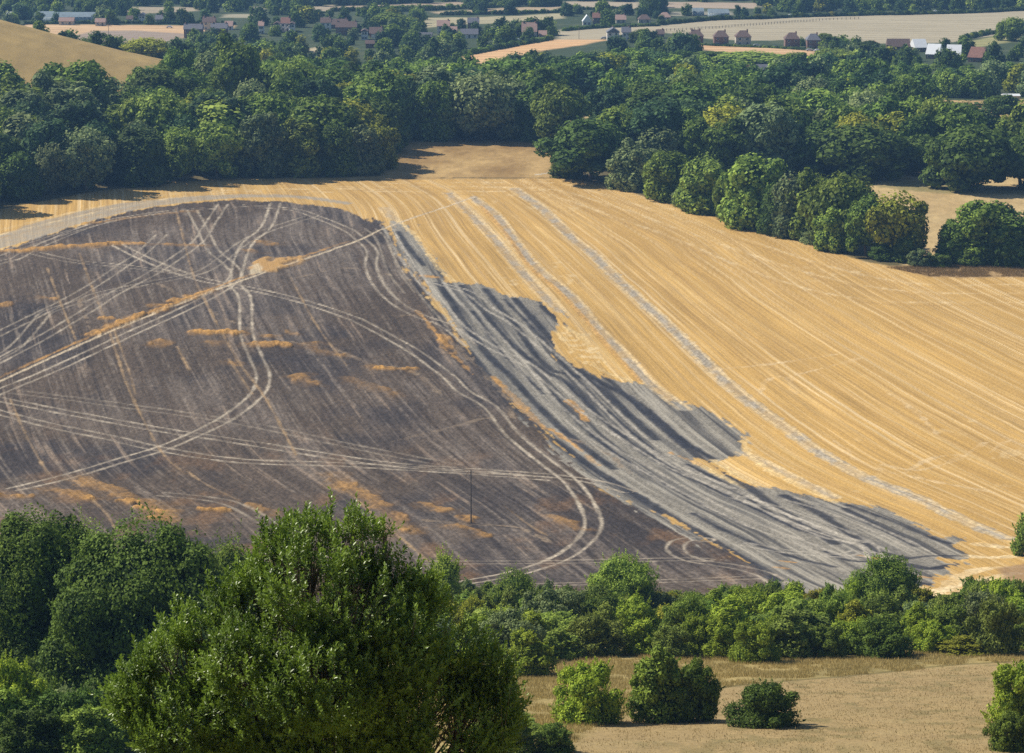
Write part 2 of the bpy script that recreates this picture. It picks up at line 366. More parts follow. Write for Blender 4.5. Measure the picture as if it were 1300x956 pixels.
# unburnt orange patches
og = [([(-60,322),(0,319),(29,319)], 4.5, .95), ([(44,316),(90,313),(149,309)], 6.5, .95), ([(149,309),(200,310),(260,312)], 2.6, .7), ([(70,287),(120,283),(180,275),(240,268)], 2.5, .6),
 ([(223,382),(245,376),(267,369)], 4.0, .9), ([(118,424),(152,411)], 3.5, .9), ([(152,410),(175,402),(217,389)], 3.0, .85), ([(129,404),(162,406)], 2.4, .9), ([(195,387),(214,388)], 2, .8),
 ([(250,421),(297,423)], 3.8, .95), ([(328,437),(364,438)], 5.0, .9), ([(338,427),(355,426)], 3, .7), ([(199,433),(207,436)], 4.5, .7), ([(270,434),(278,436)], 3, .5), ([(400,435),(404,444),(430,450)], 3, .6), ([(378,478),(392,488)], 5, .5), ([(474,467),(528,469)], 2.4, .9), ([(292,460),(300,462)], 3, .5), ([(52,377),(68,379)], 2, .6), ([(0,388),(12,384)], 4, .5),
 ([(102,607),(152,627),(203,647),(222,662)], 5, .33), ([(152,636),(203,639)], 2.2, .9), ([(175,645),(205,650)], 2.2, .9), ([(188,657),(215,661)], 2.0, .9), ([(0,629),(34,631)], 2.5, .7), ([(60,620),(110,633)], 4, .4), ([(261,646),(288,648)], 1.6, .9),
 ([(420,603),(464,628),(488,648),(525,676)], 4.0, .36), ([(575,668),(600,672),(612,680)], 3.0, .5), ([(540,640),(560,648)], 4, .5), ([(512,673),(524,674)], 1.6, .9), ([(590,655),(600,662)], 3, .5), ([(110,632),(118,634)], 1.5, .8), ([(333,306),(345,311)], 3.5, .6), ([(318,318),(325,321)], 3, .5), ([(440,480),(500,500)], 3, .35), ([(430,615),(480,640)], 5, .3), ([(700,655),(740,672)], 3, .35), ([(365,420),(372,424)], 2, .4), ([(560,425),(580,450)], 2.4, .5), ([(320,640),(350,655)], 3, .4)]
for i, (L_, wd, k) in enumerate(og):
    idx, m = stroke(L_, wd*.85, OR*(.85+.35*random.random()), k, soft=.5, rough=2.2, seed=220+i, fade=.45 if k > .8 else .8, rs=2.2)
    lift[idx] = np.maximum(lift[idx], .55*m*(.5+vn(X[idx]/.7, Y[idx]/.9, 7)))
    idx, m = stroke(L_, wd*1.5, OR*.75, k*.35, soft=1.2, rough=3, seed=520+i, fade=.8, rs=3)
m = pmask(poly([(320,332),(335,327),(391,326),(385,335),(345,346),(322,344)]), .8, 2.0, 12); m = m*(1-.7*ss(.5, .7, fbm(X/2.5, Y/4, 88, 3))); put(C(.44,.26,.09), m*.95); lift = np.maximum(lift, .5*m)
put(C(.52,.43,.28), pmask(poly([(318,338),(330,336),(332,346),(320,348)]), .5, 1.5, 13)*.7)

# meadows
def meadow(pts, c0, c1, seed, bumps=True, soft=1.5, rough=2):
    m = pmask(poly(pts, bumps), soft, rough, seed, 5)
    c = c0[None]+(c1-c0)[None]*np.clip(1.7*fbm(X/9, Y/22, seed+300, 4)-.35, 0, 1)[:, None]
    c = c*(.8+.4*fbm(X/1.5, Y/3, seed+310, 2))[:, None]
    alb[:] = alb*(1-m[:, None])+c*m[:, None]; return m
mm = meadow([(430,230),(470,215),(495,176),(560,172),(700,178),(712,226),(560,227)], C(.25,.155,.056), C(.46,.31,.125), 1)
mm2 = meadow([(695,135),(790,135),(790,172),(695,180)], C(.36,.27,.12), C(.44,.34,.16), 2)
mm3 = meadow([(1080,225),(1180,222),(1320,222),(1330,335),(1150,340),(1100,300)], C(.40,.28,.125), C(.50,.37,.175), 3)
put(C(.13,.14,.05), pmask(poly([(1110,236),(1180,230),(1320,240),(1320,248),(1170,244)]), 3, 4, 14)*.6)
mm4 = meadow([(1140,128),(1320,126),(1320,158),(1150,150)], C(.36,.25,.11), C(.46,.33,.15), 4)
mm5 = meadow([(1125,338),(1180,338),(1330,334),(1330,353),(1180,352)], C(.22,.14,.06), C(.33,.22,.10), 5)
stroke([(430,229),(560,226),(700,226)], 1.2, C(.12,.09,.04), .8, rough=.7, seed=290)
stroke([(680,222),(712,217)], 1.6, C(.5,.45,.36), .8, rough=.3, seed=291)
# pale hill on the left
HX = np.exp(-.5*((X+300)/108)**2-.5*((Y-1200)/150)**2)
hm = ss(.04, .10, HX)*ss(1035, 1060, Y+.25*(X+200))*ss(1500, 1400, Y)
hc = C(.36,.25,.088)[None]*(.74+.5*fbm(X/5, Y/26, 71, 4)[:, None])*(.85+.3*fbm(X/40, Y/9, 72, 3)[:, None])
alb[:] = alb*(1-hm[:, None])+hc*hm[:, None]
# fields on the plain
farf = [([(30,33),(130,32.5),(300,33),(292,38),(245,41),(225,50),(170,66),(120,66),(60,60)], C(.48,.31,.16), C(.60,.42,.24), 4),
 ([(120,40),(170,39),(240,43),(200,62),(130,60),(90,46)], C(.27,.2,.15), C(.31,.25,.19), 6),
 ([(158,9.5),(250,8),(252,14),(185,18),(158,16)], C(.30,.25,.17), C(.36,.3,.2), 4), ([(317,7),(342,7),(342,11),(317,11)], C(.3,.27,.19), C(.33,.3,.2), 2), ([(283,19),(330,18),(330,24),(283,23)], C(.3,.27,.19), C(.33,.3,.2), 2),
 ([(386,9),(425,5),(425,14),(388,14)], C(.33,.27,.19), C(.36,.3,.2), 2), ([(420,7.5),(498,5),(590,2),(600,9),(520,14),(495,14),(495,9),(420,13)], C(.33,.25,.18), C(.38,.3,.2), 3),
 ([(547,14.5),(640,10),(715,8),(715,14),(640,17),(560,18.5)], C(.36,.27,.17), C(.42,.33,.2), 3), ([(536,24),(640,21),(716,17),(716,24),(640,30),(575,32),(540,37)], C(.30,.27,.17), C(.44,.38,.22), 3),
 ([(588,71),(690,51.5),(775,51.5),(740,59),(690,66),(610,82),(585,80)], C(.56,.33,.16), C(.62,.42,.22), 2),
 ([(706,46),(712,38),(760,36),(838,31),(900,25),(1000,22),(1100,20),(1320,12),(1320,30),(1262,45),(1205,54),(1110,55),(1050,49),(950,52),(900,49),(840,42),(780,46),(760,52),(706,52)], C(.33,.285,.19), C(.41,.355,.24), 5),
 ([(872,57),(950,60),(1037,64),(1034,72),(1000,84),(968,84),(960,72),(880,63)], C(.50,.30,.15), C(.60,.42,.24), 3),
 ([(715,2),(812,3),(812,12),(715,9)], C(.36,.29,.2), C(.4,.34,.24), 3), ([(842,3),(963,4),(963,11.5),(842,11)], C(.36,.28,.2), C(.4,.32,.23), 3), ([(850,16),(930,15),(930,20),(850,21)], C(.2,.2,.14), C(.3,.27,.2), 3),
 ([(1218,55),(1262,46),(1300,43),(1290,52),(1240,60)], C(.25,.25,.1), C(.32,.29,.13), 2), ([(390,62),(420,57),(425,64),(395,68)], C(.4,.33,.2), C(.45,.37,.22), 2)]
FARP = []
for i, (pts, c0, c1, sd) in enumerate(farf):
    Pg = poly(pts, False); FARP.append(Pg); m = pmask(Pg, 3, 2, 20+i, 12)
    t = np.clip(1.6*fbm(X/30+(Y/9), Y/26, 400+i, 3)-.3, 0, 1)
    c = (c0[None]+(c1-c0)[None]*t[:, None])*(.88+.24*(.5+.5*np.sin(Y/3.2+X/60))[:, None])
    hid = m*(1-ss(.03, .06, HX)); alb[:] = alb*(1-hid[:, None])+c*hid[:, None]
# near meadow and mown path
mp = pmask(poly([(860,880),(960,868),(1100,856),(1200,845),(1330,838),(1330,990),(700,990),(740,930)]), 1.2, 1.2, 31, 4)
near = ss(400, 330, Y)
mg = (C(.20,.16,.06)[None]+(C(.38,.29,.115)-C(.20,.16,.06))[None]*np.clip(1.7*fbm(X/4, Y/9, 77, 4)-.35, 0, 1)[:, None])
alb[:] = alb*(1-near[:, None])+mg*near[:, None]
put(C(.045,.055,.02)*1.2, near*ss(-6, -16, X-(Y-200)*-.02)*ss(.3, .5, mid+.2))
put(C(.31,.22,.105), mp*near*.8); put(C(.33,.25,.115), mp*near*.5*ss(.5, .75, fbm((X+Y*.2)/9, (Y-X*.15)/1.6, 79, 3))); put(C(.12,.11,.04), mp*near*.45*ss(.55, .72, fbm(X/2.2, Y/3, 80, 4)))
edgeL = line([(860,880),(960,868),(1100,856),(1200,845),(1330,838)])
idx, d = pdist(edgeL, 3); m = ss(.9, .2, d); alb[idx] = alb[idx]*(1-.6*m[:, None])+C(.09,.08,.03)*.6*m[:, None]
alb[:] = np.clip(alb, .012, .8); Z = Z+lift

# ------------------------------------------------------------------ materials
def mat_ground():
    m = bpy.data.materials.new('ground'); m.use_nodes = True; nt = m.node_tree; N = nt.nodes; L = nt.links
    b = N['Principled BSDF']; b.inputs['Roughness'].default_value = .95; b.inputs['Specular IOR Level'].default_value = .15
    a = N.new('ShaderNodeAttribute'); a.attribute_name = 'albedo'
    g = N.new('ShaderNodeNewGeometry')
    n1 = N.new('ShaderNodeTexNoise'); n1.inputs['Scale'].default_value = 1.6; n1.inputs['Detail'].default_value = 5; n1.inputs['Roughness'].default_value = .7
    L.new(g.outputs['Position'], n1.inputs['Vector'])
    mr = N.new('ShaderNodeMapRange'); mr.inputs[1].default_value = .3; mr.inputs[2].default_value = .7; mr.inputs[3].default_value = .80; mr.inputs[4].default_value = 1.18
    L.new(n1.outputs[0], mr.inputs[0])
    ra = N.new('ShaderNodeAttribute'); ra.attribute_name = 'rows'
    mp_ = N.new('ShaderNodeMapping'); mp_.inputs['Scale'].default_value = (4.2, .018, 1); L.new(ra.outputs['Vector'], mp_.inputs['Vector'])
    n2 = N.new('ShaderNodeTexNoise'); n2.inputs['Scale'].default_value = 1.0; n2.inputs['Detail'].default_value = 3; n2.inputs['Roughness'].default_value = .65; L.new(mp_.outputs[0], n2.inputs['Vector'])
    m2 = N.new('ShaderNodeMapRange'); m2.inputs[1].default_value = .32; m2.inputs[2].default_value = .68; m2.inputs[3].default_value = .80; m2.inputs[4].default_value = 1.20; L.new(n2.outputs[0], m2.inputs[0])
    fx = N.new('ShaderNodeMix'); fx.data_type = 'FLOAT'; L.new(ra.outputs['Alpha'], fx.inputs[0]); fx.inputs[2].default_value = 1.0; L.new(m2.outputs[0], fx.inputs[3])
    mm_ = N.new('ShaderNodeMath'); mm_.operation = 'MULTIPLY'; L.new(mr.outputs[0], mm_.inputs[0]); L.new(fx.outputs[0], mm_.inputs[1])
    mx = N.new('ShaderNodeVectorMath'); mx.operation = 'SCALE'; L.new(a.outputs['Color'], mx.inputs[0]); L.new(mm_.outputs[0], mx.inputs['Scale'])
    L.new(mx.outputs[0], b.inputs['Base Color'])
    bp = N.new('ShaderNodeBump'); bp.inputs['Strength'].default_value = .55; bp.inputs['Distance'].default_value = .35
    L.new(n1.outputs[0], bp.inputs['Height']); L.new(bp.outputs[0], b.inputs['Normal'])
    return m
M_G = mat_ground()
# ground objects: the sheet is cut along the borders of what lies on it
cls = np.zeros(len(X), np.int8)                       # 0 grass slope
cls[(Y > 1000)] = 4                                   # plain
cls[mfield > .5] = 1
cls[(mburn > .5)] = 2; cls[mash > .5] = 2
for m_ in (mm, mm2, mm3, mm4, mm5): cls[m_ > .5] = 3
cls[hm > .5] = 5
cls = cls.reshape(nr, nc)
quad = (np.arange((nr-1))[:, None]*nc+np.arange(nc-1)[None]).ravel()
qc = cls[:-1, :-1].ravel()
def sheet(name, k):
    q = quad[qc == k]
    f = np.stack([q, q+1, q+nc+1, q+nc], 1)
    used, inv = np.unique(f.ravel(), return_inverse=True)
    me = bpy.data.meshes.new(name)
    me.vertices.add(len(used)); me.vertices.foreach_set('co', np.stack([X[used], Y[used], Z[used]], 1).ravel().astype(np.float32))
    me.loops.add(len(inv)); me.loops.foreach_set('vertex_index', inv.astype(np.int32))
    me.polygons.add(len(f)); me.polygons.foreach_set('loop_start', np.arange(0, len(inv), 4, dtype=np.int32))
    me.update(calc_edges=True)
    ca = me.color_attributes.new('albedo', 'FLOAT_COLOR', 'POINT')
    ca.data.foreach_set('color', np.concatenate([alb[used], np.ones((len(used), 1))], 1).ravel().astype(np.float32))
    cb = me.color_attributes.new('rows', 'FLOAT_COLOR', 'POINT')
    cb.data.foreach_set('color', np.stack([U[used], V[used], np.zeros(len(used)), mfield[used]*ss(440, 470, Y[used])], 1).ravel().astype(np.float32))
    me.shade_smooth(); me.materials.append(M_G)
    o = bpy.data.objects.new(name, me); col.objects.link(o); o['kind'] = 'structure'
for k, nm in enumerate(('grass_slope', 'stubble_field', 'burnt_field', 'meadow', 'plain', 'stubble_hill')): sheet(nm, k)

# ------------------------------------------------------------------ foliage
def mat_leaf(name, dark, light, hue=.03, gloss=.75, trans=.26, spec=.12):
    m = bpy.data.materials.new(name); m.use_nodes = True; nt = m.node_tree; N = nt.nodes; L = nt.links
    b = N['Principled BSDF']; b.inputs['Roughness'].default_value = gloss; b.inputs['Specular IOR Level'].default_value = spec
    a = N.new('ShaderNodeAttribute'); a.attribute_name = 'tint'
    r = N.new('ShaderNodeValToRGB'); r.color_ramp.elements[0].color = (*dark, 1); r.color_ramp.elements[1].color = (*light, 1)
    r.color_ramp.elements[0].position = .12; r.color_ramp.elements[1].position = .82
    L.new(a.outputs['Fac'], r.inputs[0])
    oi = N.new('ShaderNodeObjectInfo')
    hs = N.new('ShaderNodeHueSaturation')
    m1 = N.new('ShaderNodeMapRange'); m1.inputs[3].default_value = .5-hue*.45; m1.inputs[4].default_value = .5+hue*.3; L.new(oi.outputs['Random'], m1.inputs[0]); L.new(m1.outputs[0], hs.inputs['Hue'])
    mu = N.new('ShaderNodeMath'); mu.operation = 'MULTIPLY'; mu.inputs[1].default_value = 7.31; L.new(oi.outputs['Random'], mu.inputs[0])
    fr = N.new('ShaderNodeMath'); fr.operation = 'FRACT'; L.new(mu.outputs[0], fr.inputs[0])
    m2 = N.new('ShaderNodeMapRange'); m2.inputs[3].default_value = .72; m2.inputs[4].default_value = 1.3; L.new(fr.outputs[0], m2.inputs[0]); L.new(m2.outputs[0], hs.inputs['Value'])
    L.new(r.outputs[0], hs.inputs['Color']); L.new(hs.outputs[0], b.inputs['Base Color'])
    t = N.new('ShaderNodeBsdfTranslucent'); L.new(hs.outputs[0], t.inputs[0])
    mx = N.new('ShaderNodeMixShader'); mx.inputs[0].default_value = trans
    L.new(b.outputs[0], mx.inputs[1]); L.new(t.outputs[0], mx.inputs[2]); L.new(mx.outputs[0], N['Material Output'].inputs[0])
    return m
def mat_plain(name, c, rough=.85, noise=.25, scale=3., metal=0.):
    m = bpy.data.materials.new(name); m.use_nodes = True; nt = m.node_tree; N = nt.nodes; L = nt.links
    b = N['Principled BSDF']; b.inputs['Roughness'].default_value = rough; b.inputs['Metallic'].default_value = metal
    n1 = N.new('ShaderNodeTexNoise'); n1.inputs['Scale'].default_value = scale; n1.inputs['Detail'].default_value = 4
    tc = N.new('ShaderNodeTexCoord'); L.new(tc.outputs['Object'], n1.inputs['Vector'])
    r = N.new('ShaderNodeValToRGB'); r.color_ramp.elements[0].position = .3; r.color_ramp.elements[1].position = .7
    r.color_ramp.elements[0].color = (*[v*(1-noise) for v in c], 1); r.color_ramp.elements[1].color = (*[min(1, v*(1+noise)) for v in c], 1)
    L.new(n1.outputs[0], r.inputs[0]); L.new(r.outputs[0], b.inputs['Base Color'])
    return m
LEAF = {
 'dark green': mat_leaf('leaf_dark', (.021,.048,.011), (.15,.235,.036)),
 'mid green': mat_leaf('leaf_mid', (.034,.072,.013), (.25,.35,.048)),
 'light green': mat_leaf('leaf_light', (.055,.105,.018), (.34,.44,.068)),
 'grey-green': mat_leaf('leaf_grey', (.052,.092,.036), (.31,.38,.14)),
 'yellow-green': mat_leaf('leaf_yellow', (.080,.10,.012), (.43,.44,.045)),
 'blue-green': mat_leaf('leaf_blue', (.018,.042,.019), (.11,.19,.06)),
}
LN = list(LEAF)
M_FRESH = mat_leaf('leaf_fresh', (.075,.15,.014), (.40,.50,.05), .02)
M_SCRUB = mat_leaf('leaf_scrub', (.06,.105,.02), (.33,.41,.075), .03)
M_GLOSSY = mat_leaf('leaf_glossy', (.055,.105,.012), (.24,.35,.045), 0, .38, .34, .42)
M_BARK = mat_plain('bark', (.11,.085,.06), .9, .4, 4); M_BARKD = mat_plain('bark_dark', (.13,.10,.07), .9, .4, 8)

def mesh_np(name, co, faces, mats=None, tint=None, smooth_=False, mi=None):
    """faces: (n,k) int array, k = 3 or 4"""
    me = bpy.data.meshes.new(name); k = faces.shape[1]
    me.vertices.add(len(co)); me.vertices.foreach_set('co', np.ascontiguousarray(co, np.float32).ravel())
    me.loops.add(faces.size); me.loops.foreach_set('vertex_index', np.ascontiguousarray(faces, np.int32).ravel())
    me.polygons.add(len(faces)); me.polygons.foreach_set('loop_start', np.arange(0, faces.size, k, dtype=np.int32))
    me.update(calc_edges=True)
    if tint is not None:
        a = me.attributes.new('tint', 'FLOAT', 'POINT'); a.data.foreach_set('value', np.asarray(tint, np.float32))
    for m in (mats or []): me.materials.append(m)
    if mi is not None: me.polygons.foreach_set('material_index', np.asarray(mi, np.int32))
    if smooth_: me.shade_smooth()
    return me
def unit(v): return v/(np.linalg.norm(v, axis=-1, keepdims=True)+1e-9)

def _ico(sub=2):
    import bmesh
    bm = bmesh.new(); bmesh.ops.create_icosphere(bm, subdivisions=sub, radius=1)
    v = np.array([p.co[:] for p in bm.verts]); f = np.array([[q.index for q in t.verts] for t in bm.faces]); bm.free()
    return v, f
ICO = _ico(2); ICO1 = _ico(1)

def crown_np(r, w, h, nl, nleaf, leaf, low=.12, shape='round', core=.66, lobe=(.26,.42), spread=.62, aspect=1.0, body=0., shoots=0, ico=None):
    """leafy crown, w wide, h tall (from the ground); returns co, faces(quads), tint"""
    zc = h*(low+1)/2; rz = h*(1-low)/2; rx = w/2
    # lobes
    C_, Rr = [], []
    for i in range(nl):
        d = unit(r.normal(size=3)); 
        k = spread*(.45+.55*r.random()) if i else 0
        if i and d[2] < -.2 and r.random() < .4: d[2] *= -1
        p = d*k
        if shape == 'cone': s = 1-.55*(p[2]+1)/2*1.3; p[:2] *= s
        elif shape == 'flame': p[:2] *= .9-.35*max(0, p[2])
        elif shape == 'dome': p[:2] *= 1.15-.35*max(0, p[2]); p[2] -= .12
        q = (lobe[0]+(lobe[1]-lobe[0])*r.random())*(1.25 if i == 0 else 1)
        C_.append([p[0]*rx, p[1]*rx*aspect, zc+p[2]*rz]); Rr.append([q*rx, q*rx, q*min(rz, rx*1.25)*.92])
    if low < .03 and h > 3:
        ns = 7
        for i in range(ns):
            a = 6.283*(i+r.random()*.6)/ns; q = rx*(.30+.14*r.random()); k = rx-q*1.05
            C_.append([math.cos(a)*k, math.sin(a)*k*aspect, h*(.14+.14*r.random())]); Rr.append([q, q, h*.2])
        nl += ns
    if body:
        C_[0] = [0, 0, zc+.02*rz]; Rr[0] = [rx*body, rx*body*aspect, rz*body]
    C_ = np.array(C_); Rr = np.array(Rr); lt = r.random(nl)
    wt = (Rr[:, 0]**1.6); wt /= wt.sum()
    pick = r.choice(nl, int(nleaf*2.2), p=wt)
    d = unit(r.normal(size=(len(pick), 3)))
    rad = .80+.30*r.random(len(pick))+.12*(r.random(len(pick))**4)
    # bumps on the lobes make sub-clumps
    bump = (fbm(d[:, 0]*3+pick*5.1, d[:, 1]*3+d[:, 2]*2.7, 5, 2)-.5)*.42
    p = C_[pick]+d*Rr[pick]*(rad+bump)[:, None]
    keep = np.ones(len(pick), bool)
    for j in range(nl):
        e = (((p-C_[j])/Rr[j])**2).sum(1); keep &= ~((e < .5) & (pick != j))
    keep &= p[:, 2] > h*.02
    p = p[keep][:nleaf]; d = d[keep][:nleaf]; pk = pick[keep][:nleaf]; bu = bump[keep][:nleaf]
    m = len(p)
    nrm = unit(d+.42*r.normal(size=(m, 3))+np.array([0, 0, .2]))
    a = unit(np.cross(nrm, r.normal(size=(m, 3)))); b = np.cross(nrm, a)
    s = leaf*(.55+.8*r.random(m))[:, None]; asp = (.55+.35*r.random(m))[:, None]
    co = np.stack([p-a*s*.5, p-b*s*asp*.5+nrm*s*.08, p+a*s*.5, p+b*s*asp*.5-nrm*s*.05], 1).reshape(-1, 3)
    fc = np.arange(m*4).reshape(m, 4)
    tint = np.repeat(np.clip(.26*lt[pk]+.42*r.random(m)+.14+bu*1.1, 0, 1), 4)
    if shoots:
        up = np.nonzero(d[:, 2] > -.25)[0]; js = r.choice(up, shoots); k_ = 22
        ax = unit(d[js]*.7+np.array([0, 0, .8])+.3*r.normal(size=(shoots, 3))); L_ = (h*(.05+.10*r.random(shoots)))
        tt = r.random((shoots, k_)); q_ = (p[js][:, None]+ax[:, None]*(tt*L_[:, None])[..., None]+r.normal(size=(shoots, k_, 3))*leaf*.35*(1.1-tt[..., None])).reshape(-1, 3)
        m2 = len(q_); nr_ = unit(r.normal(size=(m2, 3))+np.repeat(d[js], k_, 0)*.8); a_ = unit(np.cross(nr_, r.normal(size=(m2, 3)))); b_ = np.cross(nr_, a_)
        s_ = leaf*(.5+.6*r.random(m2))[:, None]
        co = np.vstack([co, np.stack([q_-a_*s_*.5, q_-b_*s_*.3, q_+a_*s_*.5, q_+b_*s_*.3], 1).reshape(-1, 3)])
        fc = np.arange(len(co)).reshape(-1, 4); tint = np.concatenate([tint, np.repeat(np.clip(.45+.5*r.random(m2), 0, 1), 4)])
    hi = np.percentile(co[:, 2], 99.6); ex = np.percentile(np.abs(co[:, 0]), 99.0); ey = np.percentile(np.abs(co[:, 1]), 99.0)
    zl = max(0., low*h*.6); q0 = np.percentile(co[:, 2], .6); sz = (h-zl)/(hi-q0); sx = w/2/ex; sy = w/2*aspect/ey
    co = np.column_stack([co[:, 0]*sx, co[:, 1]*sy, zl+(co[:, 2]-q0)*sz]); C_ = np.column_stack([C_[:, 0]*sx, C_[:, 1]*sy, zl+(C_[:, 2]-q0)*sz]); Rr = Rr*np.array([sx, sy, sz])
    if core:
        v, f = ico or ICO; off = len(co)
        vs = []; fs = []
        for j in range(nl):
            nz = .92+.16*fbm(v[:, 0]*4+j*3, v[:, 1]*4+v[:, 2]*3, 9, 2)
            vs.append(C_[j]+v*Rr[j]*core*nz[:, None]); fs.append(f+off); off += len(v)
        vs = np.vstack(vs); fs = np.vstack(fs)
        vs[:, 2] = np.maximum(vs[:, 2], h*.03)
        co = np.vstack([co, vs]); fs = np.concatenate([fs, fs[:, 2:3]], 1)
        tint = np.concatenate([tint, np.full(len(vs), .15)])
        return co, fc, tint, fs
    return co, fc, tint, None
def foliage_mesh(name, data, mats):
    co, fc, tint, core = data
    if core is None: return mesh_np(name, co, fc, mats, tint)
    nq, ntri = len(fc), len(core); tri = core[:, :3]
    me = bpy.data.meshes.new(name)
    me.vertices.add(len(co)); me.vertices.foreach_set('co', np.ascontiguousarray(co, np.float32).ravel())
    li = np.concatenate([fc.ravel(), tri.ravel()]).astype(np.int32)
    me.loops.add(len(li)); me.loops.foreach_set('vertex_index', li)
    ls = np.concatenate([np.arange(nq)*4, nq*4+np.arange(ntri)*3]).astype(np.int32)
    me.polygons.add(nq+ntri); me.polygons.foreach_set('loop_start', ls)
    me.update(calc_edges=True)
    a = me.attributes.new('tint', 'FLOAT', 'POINT'); a.data.foreach_set('value', np.asarray(tint, np.float32))
    for m in mats: me.materials.append(m)
    return me

def tubes(segs, sides=6):
    """segs: (p0, p1, r0, r1) -> co, quad faces"""
    cos = []; fs = []; off = 0; an = np.arange(sides)*2*math.pi/sides
    for p0, p1, r0, r1 in segs:
        p0 = np.array(p0, float); p1 = np.array(p1, float); d = unit(p1-p0)
        a = unit(np.cross(d, [.3, .9, .1] if abs(d[2]) > .8 else [0, 0, 1.])); b = np.cross(d, a)
        ring = np.cos(an)[:, None]*a+np.sin(an)[:, None]*b
        cos += [p0+ring*r0, p1+ring*r1]
        i = np.arange(sides); j = (i+1) % sides
        fs.append(np.stack([off+i, off+j, off+sides+j, off+sides+i], 1)); off += 2*sides
    return np.vstack(cos), np.vstack(fs)
def trunk_np(r, h, rad, top=.75, limbs=5, w=None):
    w = w or h*.6; segs = []; p = np.array([0, 0, -.6]); n = 4; sp = []
    for i in range(n):
        q = np.array([r.normal()*.02*h, r.normal()*.02*h, h*top*(i+1)/n])
        r0 = rad*(1-.2*i) if i else rad*1.25
        segs.append((p, q, r0, rad*(1-.2*(i+1)))); sp.append(q); p = q
    for k in range(limbs):
        s = sp[r.integers(0, 3)]; a = r.random()*6.283
        e = s+np.array([math.cos(a)*w*.3, math.sin(a)*w*.3, h*.2]); m = (s+e)/2+np.array([0, 0, -.02*h])
        segs += [(s, m, rad*.45, rad*.3), (m, e, rad*.3, rad*.1)]
    return tubes(segs)

def tag(o, label, cat, group=None, kind=None):
    o['label'] = label; o['category'] = cat
    if group: o['group'] = group
    if kind: o['kind'] = kind
    return o
def empty(name, loc, rz=0., scale=None):
    o = bpy.data.objects.new(name, None); col.objects.link(o); o.location = loc; o.rotation_euler = (0, 0, rz)
    if scale: o.scale = scale
    o.empty_display_size = .5
    return o
def part(name, me, parent, mat=None):
    o = bpy.data.objects.new(name, me); col.objects.link(o); o.parent = parent
    if mat: o.material_slots[0].link = 'OBJECT'; o.material_slots[0].material = mat
    return o
def gz(x, y): return float(ground(np.array([x]), np.array([y]))[0])

# mid-distance crown prototypes (each about 16 m tall, 13 m wide)
MID = []
for i in range(11):
    r = np.random.default_rng(100+i)
    sh = ('round', 'dome', 'flame', 'round', 'dome', 'round', 'flame', 'dome', 'round', 'flame', 'cone')[i]
    wd = (13, 14, 11, 13, 15, 12, 10.5, 14, 12.5, 11.5, 9)[i]
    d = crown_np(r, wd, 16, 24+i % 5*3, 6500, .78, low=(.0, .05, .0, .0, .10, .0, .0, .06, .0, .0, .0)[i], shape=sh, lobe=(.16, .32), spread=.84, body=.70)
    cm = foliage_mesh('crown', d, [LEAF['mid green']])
    tc, tf = trunk_np(r, 16, .38, .7)
    tm = mesh_np('trunk', tc, tf, [M_BARK], smooth_=True)
    MID.append((cm, tm, wd, 16.))
def tree(kind, x, y, h, w_, name, label, cat, group, mat, rz=None, protos=MID, z=None, squash=None):
    cm, tm, pw, phh = protos[kind]
    o = empty(name, (x, y, gz(x, y)-.15 if z is None else z), rz if rz is not None else random.random()*6.28, (w_/pw, w_/pw, h/phh))
    part('trunk', tm, o); part('crown', cm, o, mat); tag(o, label, cat, group)
    return o

placed = []      # (x, y, radius) of named trees
def pix_tree(px, top, width, Yb=None, base=None, kind=None, tone='mid green', label='', name='broadleaf_tree', cat='tree', group=None, mat=None, protos=MID):
    """a tree standing on the land, its size read off the photograph"""
    if Yb is None: x, Yb = at(px, base)
    else: x = xat(px, Yb)
    z = gz(x, Yb); x = xat(px, Yb, z)
    dep = Yb*cP-(z-CZ)*sP
    dx, dy, dz = ray(px, top); zt = CZ+dz*(Yb/dy); h = max(1.2, zt-z); wd = width*dep/F
    placed.append((x, Yb, wd/2))
    return tree(random.randrange(len(protos)) if kind is None else kind, x, Yb, h, wd, name, label, cat, group, mat or LEAF[tone], protos=protos)

# ---- the hedge line of trees down the right side of the field
g = 'trees along the right edge of the field'
HED = [(748,150,118,228,1,'dark green','broad dark tree at the top corner of the golden field, beside the brown meadow'),
 (722,172,50,224,0,'dark green','low dark tree at the left tip of the hedge line, touching the brown meadow'),
 (803,179,64,240,0,'grey-green','pale round grey-green tree by the field edge, next right of the broad dark corner tree'),
 (848,192,62,254,3,'mid green','mid green oval tree between the pale grey-green tree and the round light tree'),
 (892,201,66,268,5,'light green','round light green tree standing forward in the hedge line above the grey stripe'),
 (928,222,46,278,8,'mid green','small green tree tucked between the round light tree and the tall pale one'),
 (955,199,84,288,3,'light green','tall pale green tree, highest of the middle hedge line'),
 (985,235,46,297,5,'dark green','small dark tree right of the tall pale hedge tree'),
 (1008,222,60,300,9,'grey-green','grey-green upright tree in the middle of the hedge line'),
 (1035,215,74,303,0,'mid green','mid green domed tree left of the long low-domed tree'),
 (1070,222,92,312,4,'mid green','wide low-domed green tree in the right half of the hedge line'),
 (1058,262,50,318,8,'light green','short light green tree in front of the wide low-domed one'),
 (1100,248,66,325,1,'mid green','green tree with a flat crown, second from the right end of the hedge line'),
 (1138,246,80,328,7,'yellow-green','yellowish sycamore-like tree at the right end of the hedge line'),
 (1150,300,34,332,5,'dark green','dark bushy small tree under the yellowish end tree'),
 (1212,280,54,332,8,'mid green','green tree left in the clump standing beyond the gap in the hedge line'),
 (1246,256,84,332,3,'mid green','tall rounded tree in the middle of the clump by the right border'),
 (1288,262,80,334,0,'dark green','dark tree at the right border of the picture above the rough grass bank')]
